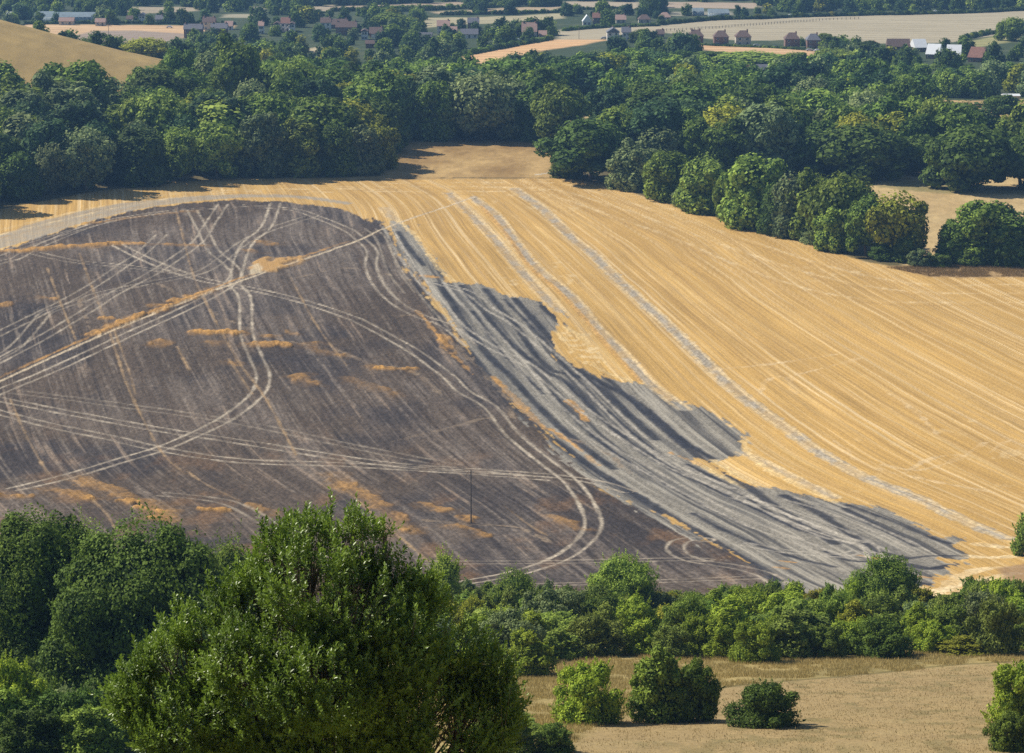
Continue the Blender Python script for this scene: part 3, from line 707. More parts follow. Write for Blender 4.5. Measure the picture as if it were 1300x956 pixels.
for px, tp, wd, b, k, tone, lb in HED: pix_tree(px, tp, wd, base=b, kind=k, tone=tone, label=lb, group=g)
# ---- trees standing in the tan meadow and other ones that stand out
g2 = 'trees standing in the tan meadow'
for px, tp, wd, b, k, tone, lb in [(1092,158,124,226,4,'dark green','massive dark oak-like tree at the left end of the tan meadow'),
 (1040,168,90,222,1,'dark green','dark tree left of the massive meadow tree, behind the hedge line'),
 (1232,160,118,240,4,'dark green','broad dark tree with a low skirt standing on the tan meadow near the right border'),
 (1296,170,80,238,1,'mid green','green tree at the right border behind the tan meadow'),
 (1170,172,64,222,7,'dark green','dark tree with a bright gap below its crown, between the two broad meadow trees'),
 (1268,120,50,152,1,'dark green','lone dark tree standing on the far tan strip near the right border')]:
    pix_tree(px, tp, wd, base=b, kind=k, tone=tone, label=lb, group=g2)
# slender tree in the gap, tall beech on the skyline
pix_tree(711, 128, 27, base=179, kind=8, tone='mid green', label='slender pale-trunked tree alone in the gap above the brown meadow')
pix_tree(300, 42, 66, Yb=1105, kind=0, tone='mid green', label='tallest round dark tree rising above the left wood before the village')
pix_tree(225, 62, 46, Yb=1115, kind=3, tone='mid green', label='green tree at the foot of the pale hill, left of the tallest tree')
pix_tree(185, 48, 66, Yb=1330, kind=4, tone='yellow-green', label='yellow-green domed tree peeping over the end of the pale hill')
pix_tree(265, 66, 40, Yb=1140, kind=10, tone='grey-green', label='thin greyish half-bare tree left of the tallest round tree')
pix_tree(108, 48, 26, Yb=1420, kind=4, tone='mid green', label='small dark clump behind the slope of the pale hill')

# ---- woods: rows of trees
def front_y(px):
    if px < 492:
        b = np.interp(px, [-60,0,60,120,200,300,400,480,492], [272,259,248,239,229,224,222,219,200])
    else: b = np.interp(px, [492,500,700], [183,178,178])
    return at(px, b)[1]
WT = []     # x, Y, h, w, tone, wood, row, px
def add_wood(x0, x1, f0, f1, hh, dyf, tones, wood, low=None):
    """rows follow the front edge and march back until the rear limit"""
    row = 0; off = 0.
    while True:
        px = x0; any_ = False
        while px < x1:
            Yf = f0(px)+off; 
            if Yf > f1(px): px += 20; continue
            any_ = True
            Yj = Yf+random.uniform(-.35, .35)*dyf(off)*(0.5 if row == 0 else 1)
            h = hh(px, Yj)*random.uniform(.74, 1.18); wd = h*random.uniform(.74, 1.12)
            x = xat(px+random.uniform(-6, 6), Yj)
            tone = random.choices(LN, tones)[0]
            WT.append((x, Yj, h, wd, tone, wood, row, px))
            px += wd*.86/Yj*F*random.uniform(.8, 1.15)
        if not any_: break
        off += dyf(off); row += 1
        if row > 60: break
dyf = lambda o: 14+o*.018
add_wood(-45, 492, front_y, lambda p: np.interp(p, [0,170,215,240,500], [1040,1040,1115,1255,1275]), lambda p, Y: np.interp(Y, [900,1100,1300], [20,23,19]), dyf, [3.2,4,3.4,2,.8,1], 'left wood')
add_wood(500, 702, front_y, lambda p: 1270, lambda p, Y: np.interp(Y, [1075,1120,1300], [23,21,19]), dyf, [4,4,2.6,1.8,.4,1.2], 'middle wood')
fC = lambda p: np.interp(p, [705,720,760,800,1000,1130,1175,1340], [1120,1040,1010,985,985,985,1010,1005])
bC = lambda p: np.interp(p, [700,760,880,900,1000,1120,1340], [1320,1460,1470,1330,1370,1400,1430])
add_wood(716, 1345, fC, bC, lambda p, Y: np.interp(Y, [1000,1150,1300,1450], [21,19,16,12.5]), lambda o: 17+o*.03, [3.6,3.5,3,2.4,.7,1.8], 'right wood')
CLEAR = [poly([(1175,126),(1330,124),(1330,156),(1175,152)]), poly([(695,140),(770,138),(770,176),(700,180)]), poly([(1080,228),(1190,224),(1320,228),(1330,335),(1150,340),(1100,300)])]+FARP
def clear(x, yv, rad=0):
    for P in CLEAR:
        if inside(P, np.array([x]), np.array([yv-rad]))[0] or inside(P, np.array([x]), np.array([yv]))[0]: return False
    return True
WT = [t for t in WT if clear(t[0], t[1]) and all(math.hypot(t[0]-p[0], t[1]-p[1]) > p[2]*.8 for p in placed)]
PRX = [-50,0,90,170,200,240,270,330,345,420,480,560,640,700,760,800,870,880,950,965,1000,1060,1110,1130,1180,1225,1260,1300,1360]
PRY = [72,75,72,88,76,74,80,80,70,72,76,64,72,68,60,55,60,64,70,84,68,62,64,74,80,82,74,77,77]
def clamp_h(t):
    x, yv, h = t[:3]; z = gz(x, yv); px = x/(yv*cP-(z-CZ)*sP)*F+650
    lim = np.interp(px, PRX, PRY)+random.uniform(0, 15)
    if (px > 1165 and 1040 < yv < 1190) or (716 < px < 765 and 1000 < yv < 1180): lim = max(lim, 151)
    dx, dy, dz = ray(px, lim); hm = CZ+dz*yv/dy-z
    return (x, yv, max(4., min(h, hm)), min(t[3], max(5., min(h, hm))*1.15))+tuple(t[4:])
WT = [clamp_h(t) for t in WT if not (abs(t[0]+108) < 11 and 1060 < t[1] < 1140)]
ORD = ['first','second','third','fourth','fifth','sixth','seventh','eighth','ninth','tenth','eleventh','twelfth','thirteenth','fourteenth','fifteenth','sixteenth','seventeenth','eighteenth','nineteenth','twentieth']
def ordw(i):
    if i < 20: return ORD[i]
    return {2:'twenty-',3:'thirty-',4:'forty-',5:'fifty-'}[(i+1)//10]+ORD[(i+1) % 10-1] if (i+1) % 10 else {3:'thirtieth',4:'fortieth',5:'fiftieth'}[(i+1)//10]
WT.sort(key=lambda t: t[1])
ind = WT[:236]; rest = WT[236:]
rows_ = {}
for t in ind: rows_.setdefault((t[5], t[6]), []).append(t)
kinds_word = {2:'upright', 6:'upright', 9:'upright', 10:'pointed', 1:'domed', 4:'spreading', 7:'domed'}
for (wood, row), ts in rows_.items():
    ts.sort(key=lambda t: t[0]/t[1])
    for i, t in enumerate(ts):
        k = random.choices(range(11), [3,3,2,3,3,3,2,3,3,2,.5])[0]
        side = 'front row' if row == 0 else ordw(row)+' row'
        lb = f'{t[4]} {kinds_word.get(k, "rounded")} tree, {wood}, {side}, {ordw(i)} from left'
        tree(k, t[0], t[1], t[2], t[3], 'broadleaf_tree', lb, 'tree', f'trees of the {wood}', LEAF[t[4]])

# ---- low-detail crowns for everything far off
LOW = []; LOWER = []
for i in range(8):
    r = np.random.default_rng(300+i); sh = ('round','dome','flame','round','dome','round','cone','dome')[i]
    LOW.append(crown_np(r, 12, 14, 16, 1900, .95, low=.02, shape=sh, core=.66, lobe=(.18,.34), spread=.82, body=.68, ico=ICO1))
    LOWER.append(crown_np(r, 12, 14, 11, 620, 1.35, low=.0, shape=sh, core=.7, lobe=(.2,.36), spread=.78, body=.68, ico=ICO1))
def mass(name, items, mats, label, cat, kind='stuff', group=None, lod=None):
    """many far crowns as one mesh; items: x, y, z, w, h, material index"""
    cos = []; fq = []; ft = []; tn = []; mq = []; mt = []; off = 0
    for (x, yv, z, w_, h, mi) in items:
        co, fc, tint, core = (lod or LOWER)[random.randrange(8)]
        a = random.random()*6.28; c, s = math.cos(a), math.sin(a)
        q = co*np.array([w_/12, w_/12, h/14]); q = np.stack([q[:, 0]*c-q[:, 1]*s+x, q[:, 0]*s+q[:, 1]*c+yv, q[:, 2]+z-.3], 1)
        cos.append(q); fq.append(fc+off); ft.append(core[:, :3]+off); tn.append(np.clip(tint+random.uniform(-.22, .22), 0, 1)); mq.append(np.full(len(fc), mi)); mt.append(np.full(len(core), mi)); off += len(q)
    co = np.vstack(cos); fq = np.vstack(fq); ft = np.vstack(ft)
    me = bpy.data.meshes.new(name); me.vertices.add(len(co)); me.vertices.foreach_set('co', co.astype(np.float32).ravel())
    li = np.concatenate([fq.ravel(), ft.ravel()]).astype(np.int32); me.loops.add(len(li)); me.loops.foreach_set('vertex_index', li)
    ls = np.concatenate([np.arange(len(fq))*4, fq.size+np.arange(len(ft))*3]).astype(np.int32); me.polygons.add(len(ls)); me.polygons.foreach_set('loop_start', ls)
    me.update(calc_edges=True)
    at_ = me.attributes.new('tint', 'FLOAT', 'POINT'); at_.data.foreach_set('value', np.concatenate(tn).astype(np.float32))
    for m in mats: me.materials.append(m)
    me.polygons.foreach_set('material_index', np.concatenate(mq+mt).astype(np.int32))
    o = bpy.data.objects.new(name, me); col.objects.link(o); tag(o, label, cat, group, kind)
    return o
mats6 = [LEAF[k] for k in LN]
mass('woodland', [(t[0], t[1], gz(t[0], t[1]), t[3]*1.05, t[2], LN.index(t[4])) for t in rest], mats6, 'dense rear part of the woods filling the valley behind the field', 'woodland', lod=LOW)

# ------------------------------------------------------------------ village
M_BRICK = mat_plain('brick', (.19,.115,.09), .9, .2, 2); M_RENDER = mat_plain('white_render', (.72,.70,.66), .8, .06, 1)
M_CREAM = mat_plain('cream_render', (.52,.47,.38), .85, .1, 1); M_TILE = mat_plain('brown_tiles', (.13,.085,.07), .9, .25, 1.5)
M_TILER = mat_plain('red_tiles', (.22,.11,.08), .9, .25, 1.5); M_SLATE = mat_plain('slate', (.13,.13,.15), .6, .2, 1.5); M_PINK = mat_plain('pale_red_tiles', (.36,.235,.19), .9, .15, 1.5)
M_SHEET = mat_plain('pale_sheet_roof', (.72,.74,.74), .45, .06, 1); M_GLASS = mat_plain('window_glass', (.05,.06,.07), .1, .1, 1); M_GLH = mat_plain('greenhouse_glass', (.30,.36,.38), .25, .15, .6)
M_DOOR = mat_plain('door_paint', (.12,.10,.09), .5, .1, 1); M_WHITE = mat_plain('white_paint', (.75,.75,.73), .4, .05, 1); M_WOOD = mat_plain('weathered_wood', (.14,.12,.10), .9, .3, 3)
M_CARS = [mat_plain('car_paint_white', (.75,.75,.75), .3, .03, 1), mat_plain('car_paint_dark', (.05,.06,.08), .3, .03, 1), mat_plain('car_paint_silver', (.42,.43,.45), .3, .03, 1), mat_plain('car_paint_blue', (.08,.14,.3), .3, .03, 1)]
def boxes(bs):
    """axis-aligned boxes (x0,x1,y0,y1,z0,z1) -> co, faces"""
    cos = []; fs = []
    for k, (x0, x1, y0, y1, z0, z1) in enumerate(bs):
        cos.append(np.array([(x, y_, z) for z in (z0, z1) for x, y_ in ((x0,y0),(x1,y0),(x1,y1),(x0,y1))]))
        f = np.array([(0,3,2,1),(4,5,6,7),(0,1,5,4),(1,2,6,5),(2,3,7,6),(3,0,4,7)]); fs.append(f+8*k)
    return np.vstack(cos), np.vstack(fs)
def raw(name, verts, faces, mats):
    me = bpy.data.meshes.new(name); me.from_pydata([tuple(map(float, v)) for v in verts], [], [tuple(map(int, f)) for f in faces])
    for m in mats: me.materials.append(m)
    me.update(); return me
def prism_roof(w_, d, z, h, hip=0., over=.4, thick=.18):
    """pitched roof shell, ridge along x"""
    a, b = w_/2+over, d/2+over; r_ = w_/2-hip if hip else a
    z0 = z-thick
    v = [(-a,-b,z0),(a,-b,z0),(a,b,z0),(-a,b,z0),(-a,-b,z),(a,-b,z),(a,b,z),(-a,b,z),(-r_,0,z+h),(r_,0,z+h)]
    f = [(0,3,2,1),(0,1,5,4),(1,2,6,5),(2,3,7,6),(3,0,4,7),(4,5,9,8),(6,7,8,9),(5,6,9),(7,4,8)]
    return v, f
def house(px, base, width, label, wall=M_BRICK, roof=M_TILE, storeys=2, hip=0, ridge='x', rz=0., name='house', depth=8., chim=1, group=None, cat='house', rh=None, gable=None, dY=0, windows=True):
    x, yv = at(px, base, False); yv += dY; z = gz(x, yv)
    W = .76*width*(yv*cP-(z-CZ)*sP)/F
    if ridge == 'y': Wx, Dx, rr = depth, W, rz+math.pi/2
    else: Wx, Dx, rr = W, depth, rz
    H = 2.55*storeys-.1; rh_ = rh or Dx*.36; hip = min(hip, Wx*.30)
    o = empty(name, (x, yv, z-.1), rr); tag(o, label, cat, group)
    c, f = boxes([(-Wx/2, Wx/2, -Dx/2, Dx/2, -1.5, H)])
    c = list(map(tuple, c)); f = [tuple(t) for t in f]
    if not hip:                                        # gable triangles
        n_ = len(c); e = .05
        for s in (-1, 1):
            k = len(c); xx = s*Wx/2; xi = s*(Wx/2-.25)
            c += [(xx,-Dx/2+e,H),(xx,Dx/2-e,H),(xx,0,H+rh_-.15),(xi,-Dx/2+e,H),(xi,Dx/2-e,H),(xi,0,H+rh_-.15)]
            f += [(k,k+1,k+2),(k+3,k+5,k+4),(k,k+2,k+5,k+3),(k+1,k+4,k+5,k+2)]
    part('wall', raw('wall', c, f, [wall]), o)
    v, fr_ = prism_roof(Wx, Dx, H+.2, rh_, hip)
    rf = part('roof', raw('roof', v, fr_, [roof]), o)
    for k in range(chim):
        cx = (Wx/2-.7)*(1 if k == 0 else -1) if not hip else (Wx/2-hip*.75)*(1 if k == 0 else -1)
        cc, cf = boxes([(cx-.45, cx+.45, -.35, .35, H+rh_*.45, H+rh_+.7), (cx-.3, cx-.05, -.12, .12, H+rh_+.7, H+rh_+1.0), (cx+.05, cx+.3, -.12, .12, H+rh_+.7, H+rh_+1.0)])
        part('chimney', mesh_np('chimney', cc, cf, [M_BRICK]), rf)
    if windows:
        # windows and door on the side towards the viewer (local -y for ridge x, local -x gable for ridge y turned)
        if ridge == 'x':
            n_ = max(2, int(Wx/3.2))
            for st_ in range(storeys):
                for i in range(n_):
                    cx = -Wx/2+Wx*(i+.5)/n_
                    if st_ == 0 and i == n_//2:
                        cc, cf = boxes([(cx-.5, cx+.5, -Dx/2-.08, -Dx/2+.05, 0.1, 2.15)]); part('door', mesh_np('door', cc, cf, [M_DOOR]), o); continue
                    z0 = .85+st_*2.5
                    cc, cf = boxes([(cx-.75, cx+.75, -Dx/2-.06, -Dx/2+.05, z0, z0+1.3)]); wi = part('window', mesh_np('window', cc, cf, [M_WHITE]), o)
                    cc, cf = boxes([(cx-.62, cx-.04, -Dx/2-.09, -Dx/2-.03, z0+.12, z0+1.18), (cx+.04, cx+.62, -Dx/2-.09, -Dx/2-.03, z0+.12, z0+1.18)]); part('pane', mesh_np('pane', cc, cf, [M_GLASS]), wi)
        else:
            for st_ in range(storeys):
                for cy in (-Dx*.25, Dx*.25):
                    z0 = .85+st_*2.5
                    cc, cf = boxes([(-Wx/2-.06, -Wx/2+.05, cy-.7, cy+.7, z0, z0+1.3)]); wi = part('window', mesh_np('window', cc, cf, [M_WHITE]), o)
                    cc, cf = boxes([(-Wx/2-.09, -Wx/2-.03, cy-.58, cy+.58, z0+.12, z0+1.18)]); part('pane', mesh_np('pane', cc, cf, [M_GLASS]), wi)
    placed.append((x, yv, W*.6)); HOUSES.append((x, yv, W*.55))
    return o
HOUSES = []
gv = 'village houses'
gs = 'hipped roof houses beside the pale field'
house(883,57,24,'dark brick house with two chimneys, leftmost of the hipped houses below the pale field',M_BRICK,M_TILE,2,3.6,group=gs,chim=2,depth=9)
house(915,58,24,'dark brick hipped house second from the left below the pale field',M_BRICK,M_TILE,2,3.6,group=gs,chim=1,depth=9)
house(943,58,25,'hipped house with pale turquoise-white walls in the row below the pale field',M_CREAM,M_TILE,2,4.6,group=gs,chim=1,depth=9)
house(1005,61,24,'dark hipped house fourth along the row, left of the last house',M_BRICK,M_TILE,2,4.2,group=gs,chim=1,depth=9)
house(1032,62,22,'last hipped house of the row, next to a feathery tree',M_BRICK,M_SLATE,2,3.6,group=gs,chim=1,depth=9)
gb = 'farm buildings on the right'
house(1140,64,36,'long low brown-roofed barn at the edge of the pale field',M_BRICK,M_TILE,1,0,name='barn',cat='barn',chim=0,group=gb,depth=9,rh=4)
house(1166,65,20,'barn with pale grey patched sheet roof beside the long brown barn',M_BRICK,M_SHEET,1,0,name='barn',cat='barn',chim=0,group=gb,depth=11,rh=4.2,rz=.15)
house(1186,74,20,'white-roofed barn with a brick gable, left one of the two bright roofs',M_BRICK,M_SHEET,1,0,name='barn',cat='barn',chim=0,group=gb,depth=12,rh=5,rz=-.35)
house(1211,75,22,'white-roofed barn, right one of the two bright roofs',M_BRICK,M_SHEET,1,0,name='barn',cat='barn',chim=0,group=gb,depth=12,rh=5,rz=-.2)
house(1242,78,24,'red brick barn with brown roof at the right end of the farm',M_BRICK,M_TILER,1,0,name='barn',cat='barn',chim=0,group=gb,depth=11,rh=5,rz=-.5)
house(1106,63,11,'small bright red-roofed cottage left of the farm barns',M_CREAM,M_TILER,1,0,group=gb,chim=0,depth=6)
house(1228,101,20,'low white cottage among trees below the farm barns',M_RENDER,M_TILE,1,0,group=gv,chim=1,depth=7,windows=True)
house(1245,103,12,'small orange-roofed outhouse beside the low white cottage',M_RENDER,M_TILER,1,0,group=gv,chim=0,depth=6)
house(1283,127,26,'flat pale shed near the right border above the tan strip',M_CREAM,M_SHEET,1,0,name='shed',cat='shed',chim=0,group=gb,depth=6,rh=.6,windows=False)
house(974,95,34,'grey stone cottage with slate roof in the trees below the orange field',M_CREAM,M_SLATE,1,0,group=gv,chim=1,depth=8)
house(950,93,8,'tiny brick outhouse left of the grey slate cottage',M_BRICK,M_TILER,1,0,name='outhouse',cat='shed',chim=0,group=gv,depth=5,windows=False)
house(672,52,24,'house with a pale red tiled roof above the hedged lane',M_RENDER,M_PINK,2,0,group=gv,chim=2,depth=10,rh=5)
house(689,51,12,'small pale red-roofed wing beside the pale red tiled house',M_CREAM,M_PINK,1,0,group=gv,chim=0,depth=7,windows=False)
house(778,53,20,'large white house with twin gables beside the orange field',M_RENDER,M_SLATE,2,0,ridge='y',group=gv,chim=1,depth=9)
house(795,53,14,'white wing of the twin gabled house, on its right',M_RENDER,M_SLATE,2,0,group=gv,chim=1,depth=8)
house(838,49,12,'brown-roofed cottage at the right of the hedged round bush by the pale field',M_BRICK,M_TILE,1,0,group=gv,chim=1,depth=7)
house(745,33,14,'small house with a brilliant white gable roof behind the road hedge',M_RENDER,M_SHEET,1,0,ridge='y',group=gv,chim=0,depth=9,rh=4)
house(757,33,11,'brick house with chimney just right of the white gable',M_BRICK,M_TILER,2,0,group=gv,chim=1,depth=8)
house(788,30,16,'pale red-roofed bungalow behind the road hedge',M_CREAM,M_PINK,1,0,group=gv,chim=1,depth=8)
house(818,30,20,'wide grey bungalow behind the road hedge',M_CREAM,M_TILE,1,3,group=gv,chim=0,depth=8)
house(844,27,18,'bungalow with light brown roof right of the grey one',M_CREAM,M_PINK,1,3,group=gv,chim=0,depth=8)
house(440,45,34,'long purple-brown roofed building in the village centre',M_BRICK,M_TILE,2,0,group=gv,chim=2,depth=9)
house(430,37,30,'long brown roof behind the village centre building',M_BRICK,M_TILE,1,0,group=gv,chim=2,depth=9)
house(478,47,22,'brown-roofed house right of the long village building',M_BRICK,M_TILE,1,0,group=gv,chim=1,depth=9)
house(463,50,10,'narrow white gabled house front in the village centre',M_RENDER,M_TILE,2,0,ridge='y',group=gv,chim=0,depth=8)
house(475,48,8,'tiny white cottage in front of the brown-roofed house',M_RENDER,M_TILE,1,0,group=gv,chim=0,depth=5,windows=False)
house(470,61,14,'low brick shed below the village centre',M_BRICK,M_TILE,1,0,name='shed',cat='shed',group=gv,chim=0,depth=5,windows=False)
house(563,44,20,'house with pinkish roof and pale gable left of the purple bungalow',M_RENDER,M_PINK,2,0,group=gv,chim=1,depth=9)
house(576,45,10,'brick wing right of the pinkish roofed house',M_BRICK,M_PINK,1,0,group=gv,chim=0,depth=7,windows=False)
house(596,49,28,'low bungalow with purple roof and long white front',M_RENDER,M_SLATE,1,0,group=gv,chim=0,depth=8)
house(601,40,18,'purple-roofed house behind the long white bungalow',M_BRICK,M_SLATE,2,0,group=gv,chim=1,depth=8)
house(626,44,10,'small white shed right of the long white bungalow',M_RENDER,M_SHEET,1,0,name='shed',cat='shed',group=gv,chim=0,depth=5,windows=False)
house(540,53,22,'low pale roofed building in the trees left of the bungalow',M_CREAM,M_SLATE,1,0,group=gv,chim=0,depth=7)
house(352,41,10,'white gable at the left of the church-like village cluster',M_RENDER,M_TILE,2,0,ridge='y',group=gv,chim=0,depth=9)
house(363,40,14,'tall brown-roofed house in the cluster of white gables',M_RENDER,M_TILER,2,0,group=gv,chim=1,depth=9)
house(371,41,8,'white gable at the right of the village cluster',M_RENDER,M_TILE,2,0,ridge='y',group=gv,chim=0,depth=9)
house(414,40,16,'white house with brown roof right of the cluster',M_RENDER,M_TILE,2,0,group=gv,chim=1,depth=8)
house(332,43,8,'narrow pinkish house standing alone in the trees',M_RENDER,M_PINK,2,0,group=gv,chim=1,depth=7)
house(246,47,30,'terrace with dark roof at the end of the big tan field, left part',M_BRICK,M_SLATE,2,0,group=gv,chim=2,depth=8)
house(279,46,26,'terrace with dark roof near the tan field, right part',M_BRICK,M_SLATE,2,0,group=gv,chim=2,depth=8)
house(266,38,20,'row of low pale-fronted houses above the dark terrace',M_CREAM,M_TILE,2,0,group=gv,chim=2,depth=8)
house(291,38,12,'pale house with tan roof at the tip of the tan field',M_RENDER,M_PINK,1,0,group=gv,chim=0,depth=8)
house(165,30,9,'small white cottage above the tan field',M_RENDER,M_TILE,1,0,group=gv,chim=0,depth=6)
house(181,30,10,'white gabled cottage above the tan field',M_RENDER,M_SLATE,2,0,ridge='y',group=gv,chim=0,depth=8)
house(203,30,12,'grey-roofed cottage right of the white gabled one',M_CREAM,M_SLATE,1,0,group=gv,chim=1,depth=7)
house(13,25,9,'bright white shed at the left border behind the pale hill',M_RENDER,M_SHEET,1,0,name='shed',cat='shed',chim=0,group=gv,depth=6,windows=False)
house(128,34,16,'low pale stables at the top of the tan field',M_CREAM,M_PINK,1,0,name='stable',cat='stable',chim=0,group=gv,depth=6)
house(85,33,24,'long low pale shed in front of the greenhouse',M_CREAM,M_PINK,1,0,name='shed',cat='shed',chim=0,group=gv,depth=6)
def greenhouse(px, base, width, label, bays=4, dep=14):
    x, yv = at(px, base, False); z = gz(x, yv); W = width*(yv*cP-(z-CZ)*sP)/F
    o = empty('greenhouse', (x, yv, z)); tag(o, label, 'greenhouse')
    b = dep/bays; vs = []; fs = []; 
    for k in range(bays):
        y0 = -dep/2+k*b; n_ = len(vs)
        vs += [(-W/2,y0,3),(W/2,y0,3),(W/2,y0+b,3),(-W/2,y0+b,3),(-W/2,y0+b/2,4.6),(W/2,y0+b/2,4.6),(-W/2,y0+.1,2.9),(W/2,y0+.1,2.9),(W/2,y0+b-.1,2.9),(-W/2,y0+b-.1,2.9)]
        fs += [(n_,n_+1,n_+5,n_+4),(n_+2,n_+3,n_+4,n_+5),(n_+1,n_+2,n_+5),(n_+3,n_,n_+4),(n_+6,n_+9,n_+8,n_+7)]
    part('roof', raw('roof', vs, fs, [M_GLH]), o)
    c, f = boxes([(-W/2+.1, W/2-.1, -dep/2+.15, dep/2-.15, -1, 2.9)]); part('wall', mesh_np('wall', c, f, [M_GLH]), o)
    bs = [(-W/2+k*W/12-.1, -W/2+k*W/12+.1, -dep/2+.0, -dep/2+.13, -.5, 2.95) for k in range(13)]
    c, f = boxes(bs); part('frame', mesh_np('frame', c, f, [M_WHITE]), o); placed.append((x, yv, W*.5)); HOUSES.append((x, yv, W*.5))
greenhouse(88, 27, 62, 'long glasshouse with grey-blue roof behind the tan field at the left', 5, 22)
greenhouse(57, 25, 22, 'shorter glasshouse at the left end of the long one', 3, 14)
greenhouse(912, 22, 26, 'white polytunnel block behind the hedge above the pale field', 4, 16)
greenhouse(886, 20, 14, 'small pale glasshouse left of the white polytunnel block', 3, 12)

# parked cars: one built with its parts, the others copied
def car_meshes():
    prof = [(-2.1,.45),(-2.15,.8),(-1.5,.95),(-.9,1.42),(.7,1.45),(1.35,.98),(2.05,.85),(2.1,.45)]
    vs = []; n_ = len(prof)
    for s in (-.82, .82): vs += [(x, s*(1 if z < 1.2 else .82), z) for x, z in prof]
    fs = [tuple(range(n_))[::-1], tuple(range(n_, 2*n_))]+[(i, (i+1) % n_, n_+(i+1) % n_, n_+i) for i in range(n_)]
    body = raw('body', vs, fs, [M_CARS[0]])
    wv = []; wf = []
    c, f = boxes([(-.95,.75,-.72,-.70,1.0,1.36),(-.95,.75,.70,.72,1.0,1.36)]); win = mesh_np('side_window', c, f, [M_GLASS])
    a = np.linspace(0, 2*math.pi, 13)[:-1]; v = [(math.cos(t)*.33, s, math.sin(t)*.33) for s in (-.1, .1) for t in a]
    f = [tuple(range(12)), tuple(range(12, 24))[::-1]]+[(i, i+12, (i+1) % 12+12, (i+1) % 12) for i in range(12)]
    return body, win, raw('wheel', v, f, [M_DOOR])
BODY, WIN, WHEEL = car_meshes()
def car(px, base, rz, mi, label):
    x, yv = at(px, base, False); o = empty('parked_car', (x, yv, gz(x, yv)), rz); tag(o, label, 'car', 'cars parked around the village')
    part('body', BODY, o, M_CARS[mi]); part('side_window', WIN, o)
    for sx in (-1.3, 1.3):
        for sy in (-.8, .8): q = part('wheel', WHEEL, o); q.location = (sx, sy, .33)
for px, b, rz, mi, lb in [(657,53,.1,0,'white car parked by the house with the pale red roof'),(645,55,.1,0,'white car left of the pale red roofed house, by the lane'),(668,53,.2,2,'silver car in front of the pale red roofed house'),(612,57,0,0,'white car below the long white bungalow'),(1038,66,0,0,'white car at the end of the hipped house row'),(1028,65.5,0,2,'silver car just left of the white one at the row end'),(985,62,0,1,'dark car between the third and fourth hipped houses'),(960,60,0,2,'silver car right of the turquoise-walled house'),(1004,21,0,0,'white van-like car at the wood edge above the pale field'),(1138,17,.1,0,'white car under the trees at the far edge of the pale field'),(1188,16,0,0,'white car by the far trees, left of a silver one'),(1200,15.5,0,2,'silver car by the far trees at the top right'),(767,51,0,2,'silver car before the twin gabled white house'),(786,56,0,0,'white car beside the twin gabled white house'),(498,50,0,0,'white car right of the village centre roofs'),(215,36,0,0,'white car on the lane by the tan field')]:
    car(px, b, rz, mi, lb)

# far vegetation: hedges as things, everything between as one mass
def hedge_items(pts, h, wd, step=None, bumps=False):
    L = line(pts, 6, bumps); out = []; acc = 0
    for a, b in zip(L[:-1], L[1:]):
        l = math.hypot(*(b-a)); n_ = max(1, int(round(l/(wd*.7))))
        for k in range(n_):
            p = a+(b-a)*((k+random.random()*.6)/n_); hh = h*random.uniform(.75, 1.25)
            out.append((p[0], p[1], gz(p[0], p[1]), wd*random.uniform(.9, 1.3), hh, random.choices(range(6), [4,3,1,1,.3,3])[0]))
    return out
HL = [([(838,33),(900,27),(960,25),(1000,23)],3.2,4,'dark hedge along the top of the pale field, in front of the polytunnels'),
 ([(1000,23),(1080,21),(1160,19),(1240,17),(1310,13)],3,4,'low dark hedge between the pale field and the far wood'),
 ([(716,41),(760,37),(838,34)],2.6,3.5,'trimmed hedge along the road left of the pale field'),
 ([(585,72),(640,62),(700,52)],3.0,4,'thick hedge above the orange field and below the white bungalow'),
 ([(560,19.5),(640,18.5),(716,16)],3,4,'dark hedge between two strips of far field'),
 ([(500,15),(560,12),(600,10),(640,9)],4,5,'hedge across the far brown fields above the village'),
 ([(1220,52),(1250,44),(1275,42),(1300,42)],3,4,'curved hedge at the right side of the pale field'),
 ([(877,57.5),(960,61),(1035,65)],1.6,2.5,'garden hedge below the hipped houses'),
 ([(30,33),(90,31.5),(160,31),(230,31.5),(300,32)],2.4,3,'thin hedge along the top of the tan field'),
 ([(715,12.5),(765,13),(812,13.5),(842,13)],3,4,'far hedge below the topmost brown strip'),
 ([(420,14.5),(460,14),(500,15)],4,5,'far hedge above the village roofs')]
for pts, h, wd, lb in HL: mass('hedge', hedge_items(pts, h, wd), mats6, lb, 'hedge', 'thing', 'hedges between the far fields')
far = []
def okfar(x, yv, h):
    if not clear(x, yv): return False
    # keep trees that stand in front of a pale field short enough not to hide it
    for P in FARP:
        if random.random() < .93 and (inside(P, np.array([x, x*1.04, x*1.02]), np.array([yv+h*6.5, yv+h*10, yv+h*3])).any()): return False
    for hx, hy, hr in HOUSES:
        dx_ = x-hx*yv/hy
        if abs(yv-hy) < hr+4 and abs(x-hx) < hr+4: return False
        if -75 < yv-hy < 0 and abs(dx_) < hr+3 and (h > 8.5 or random.random() < .4): return False
    return True
for k in range(5200):
    yv = random.uniform(1290, 2350); px = random.uniform(-60, 1360)
    x = xat(px, yv)
    dens = .62 if yv > 1800 else .5
    if px < 230 and yv < 1600: dens = .15
    if fbm(np.array([x/70]), np.array([yv/90]), 91, 2)[0] < (.36 if yv < 1950 else .2): dens *= .25
    if random.random() > dens: continue
    h = random.uniform(5, 12) if yv < 1950 else random.uniform(9, 15)
    if not okfar(x, yv, h): continue
    if 700 < px < 900 and yv < 1480 or px > 880 and yv < 1400: continue
    far.append((x, yv, gz(x, yv), h*random.uniform(.8, 1.1), h, random.choices(range(6), [5,3,1.2,1,.4,4])[0]))
    if len(far) > 1900: break
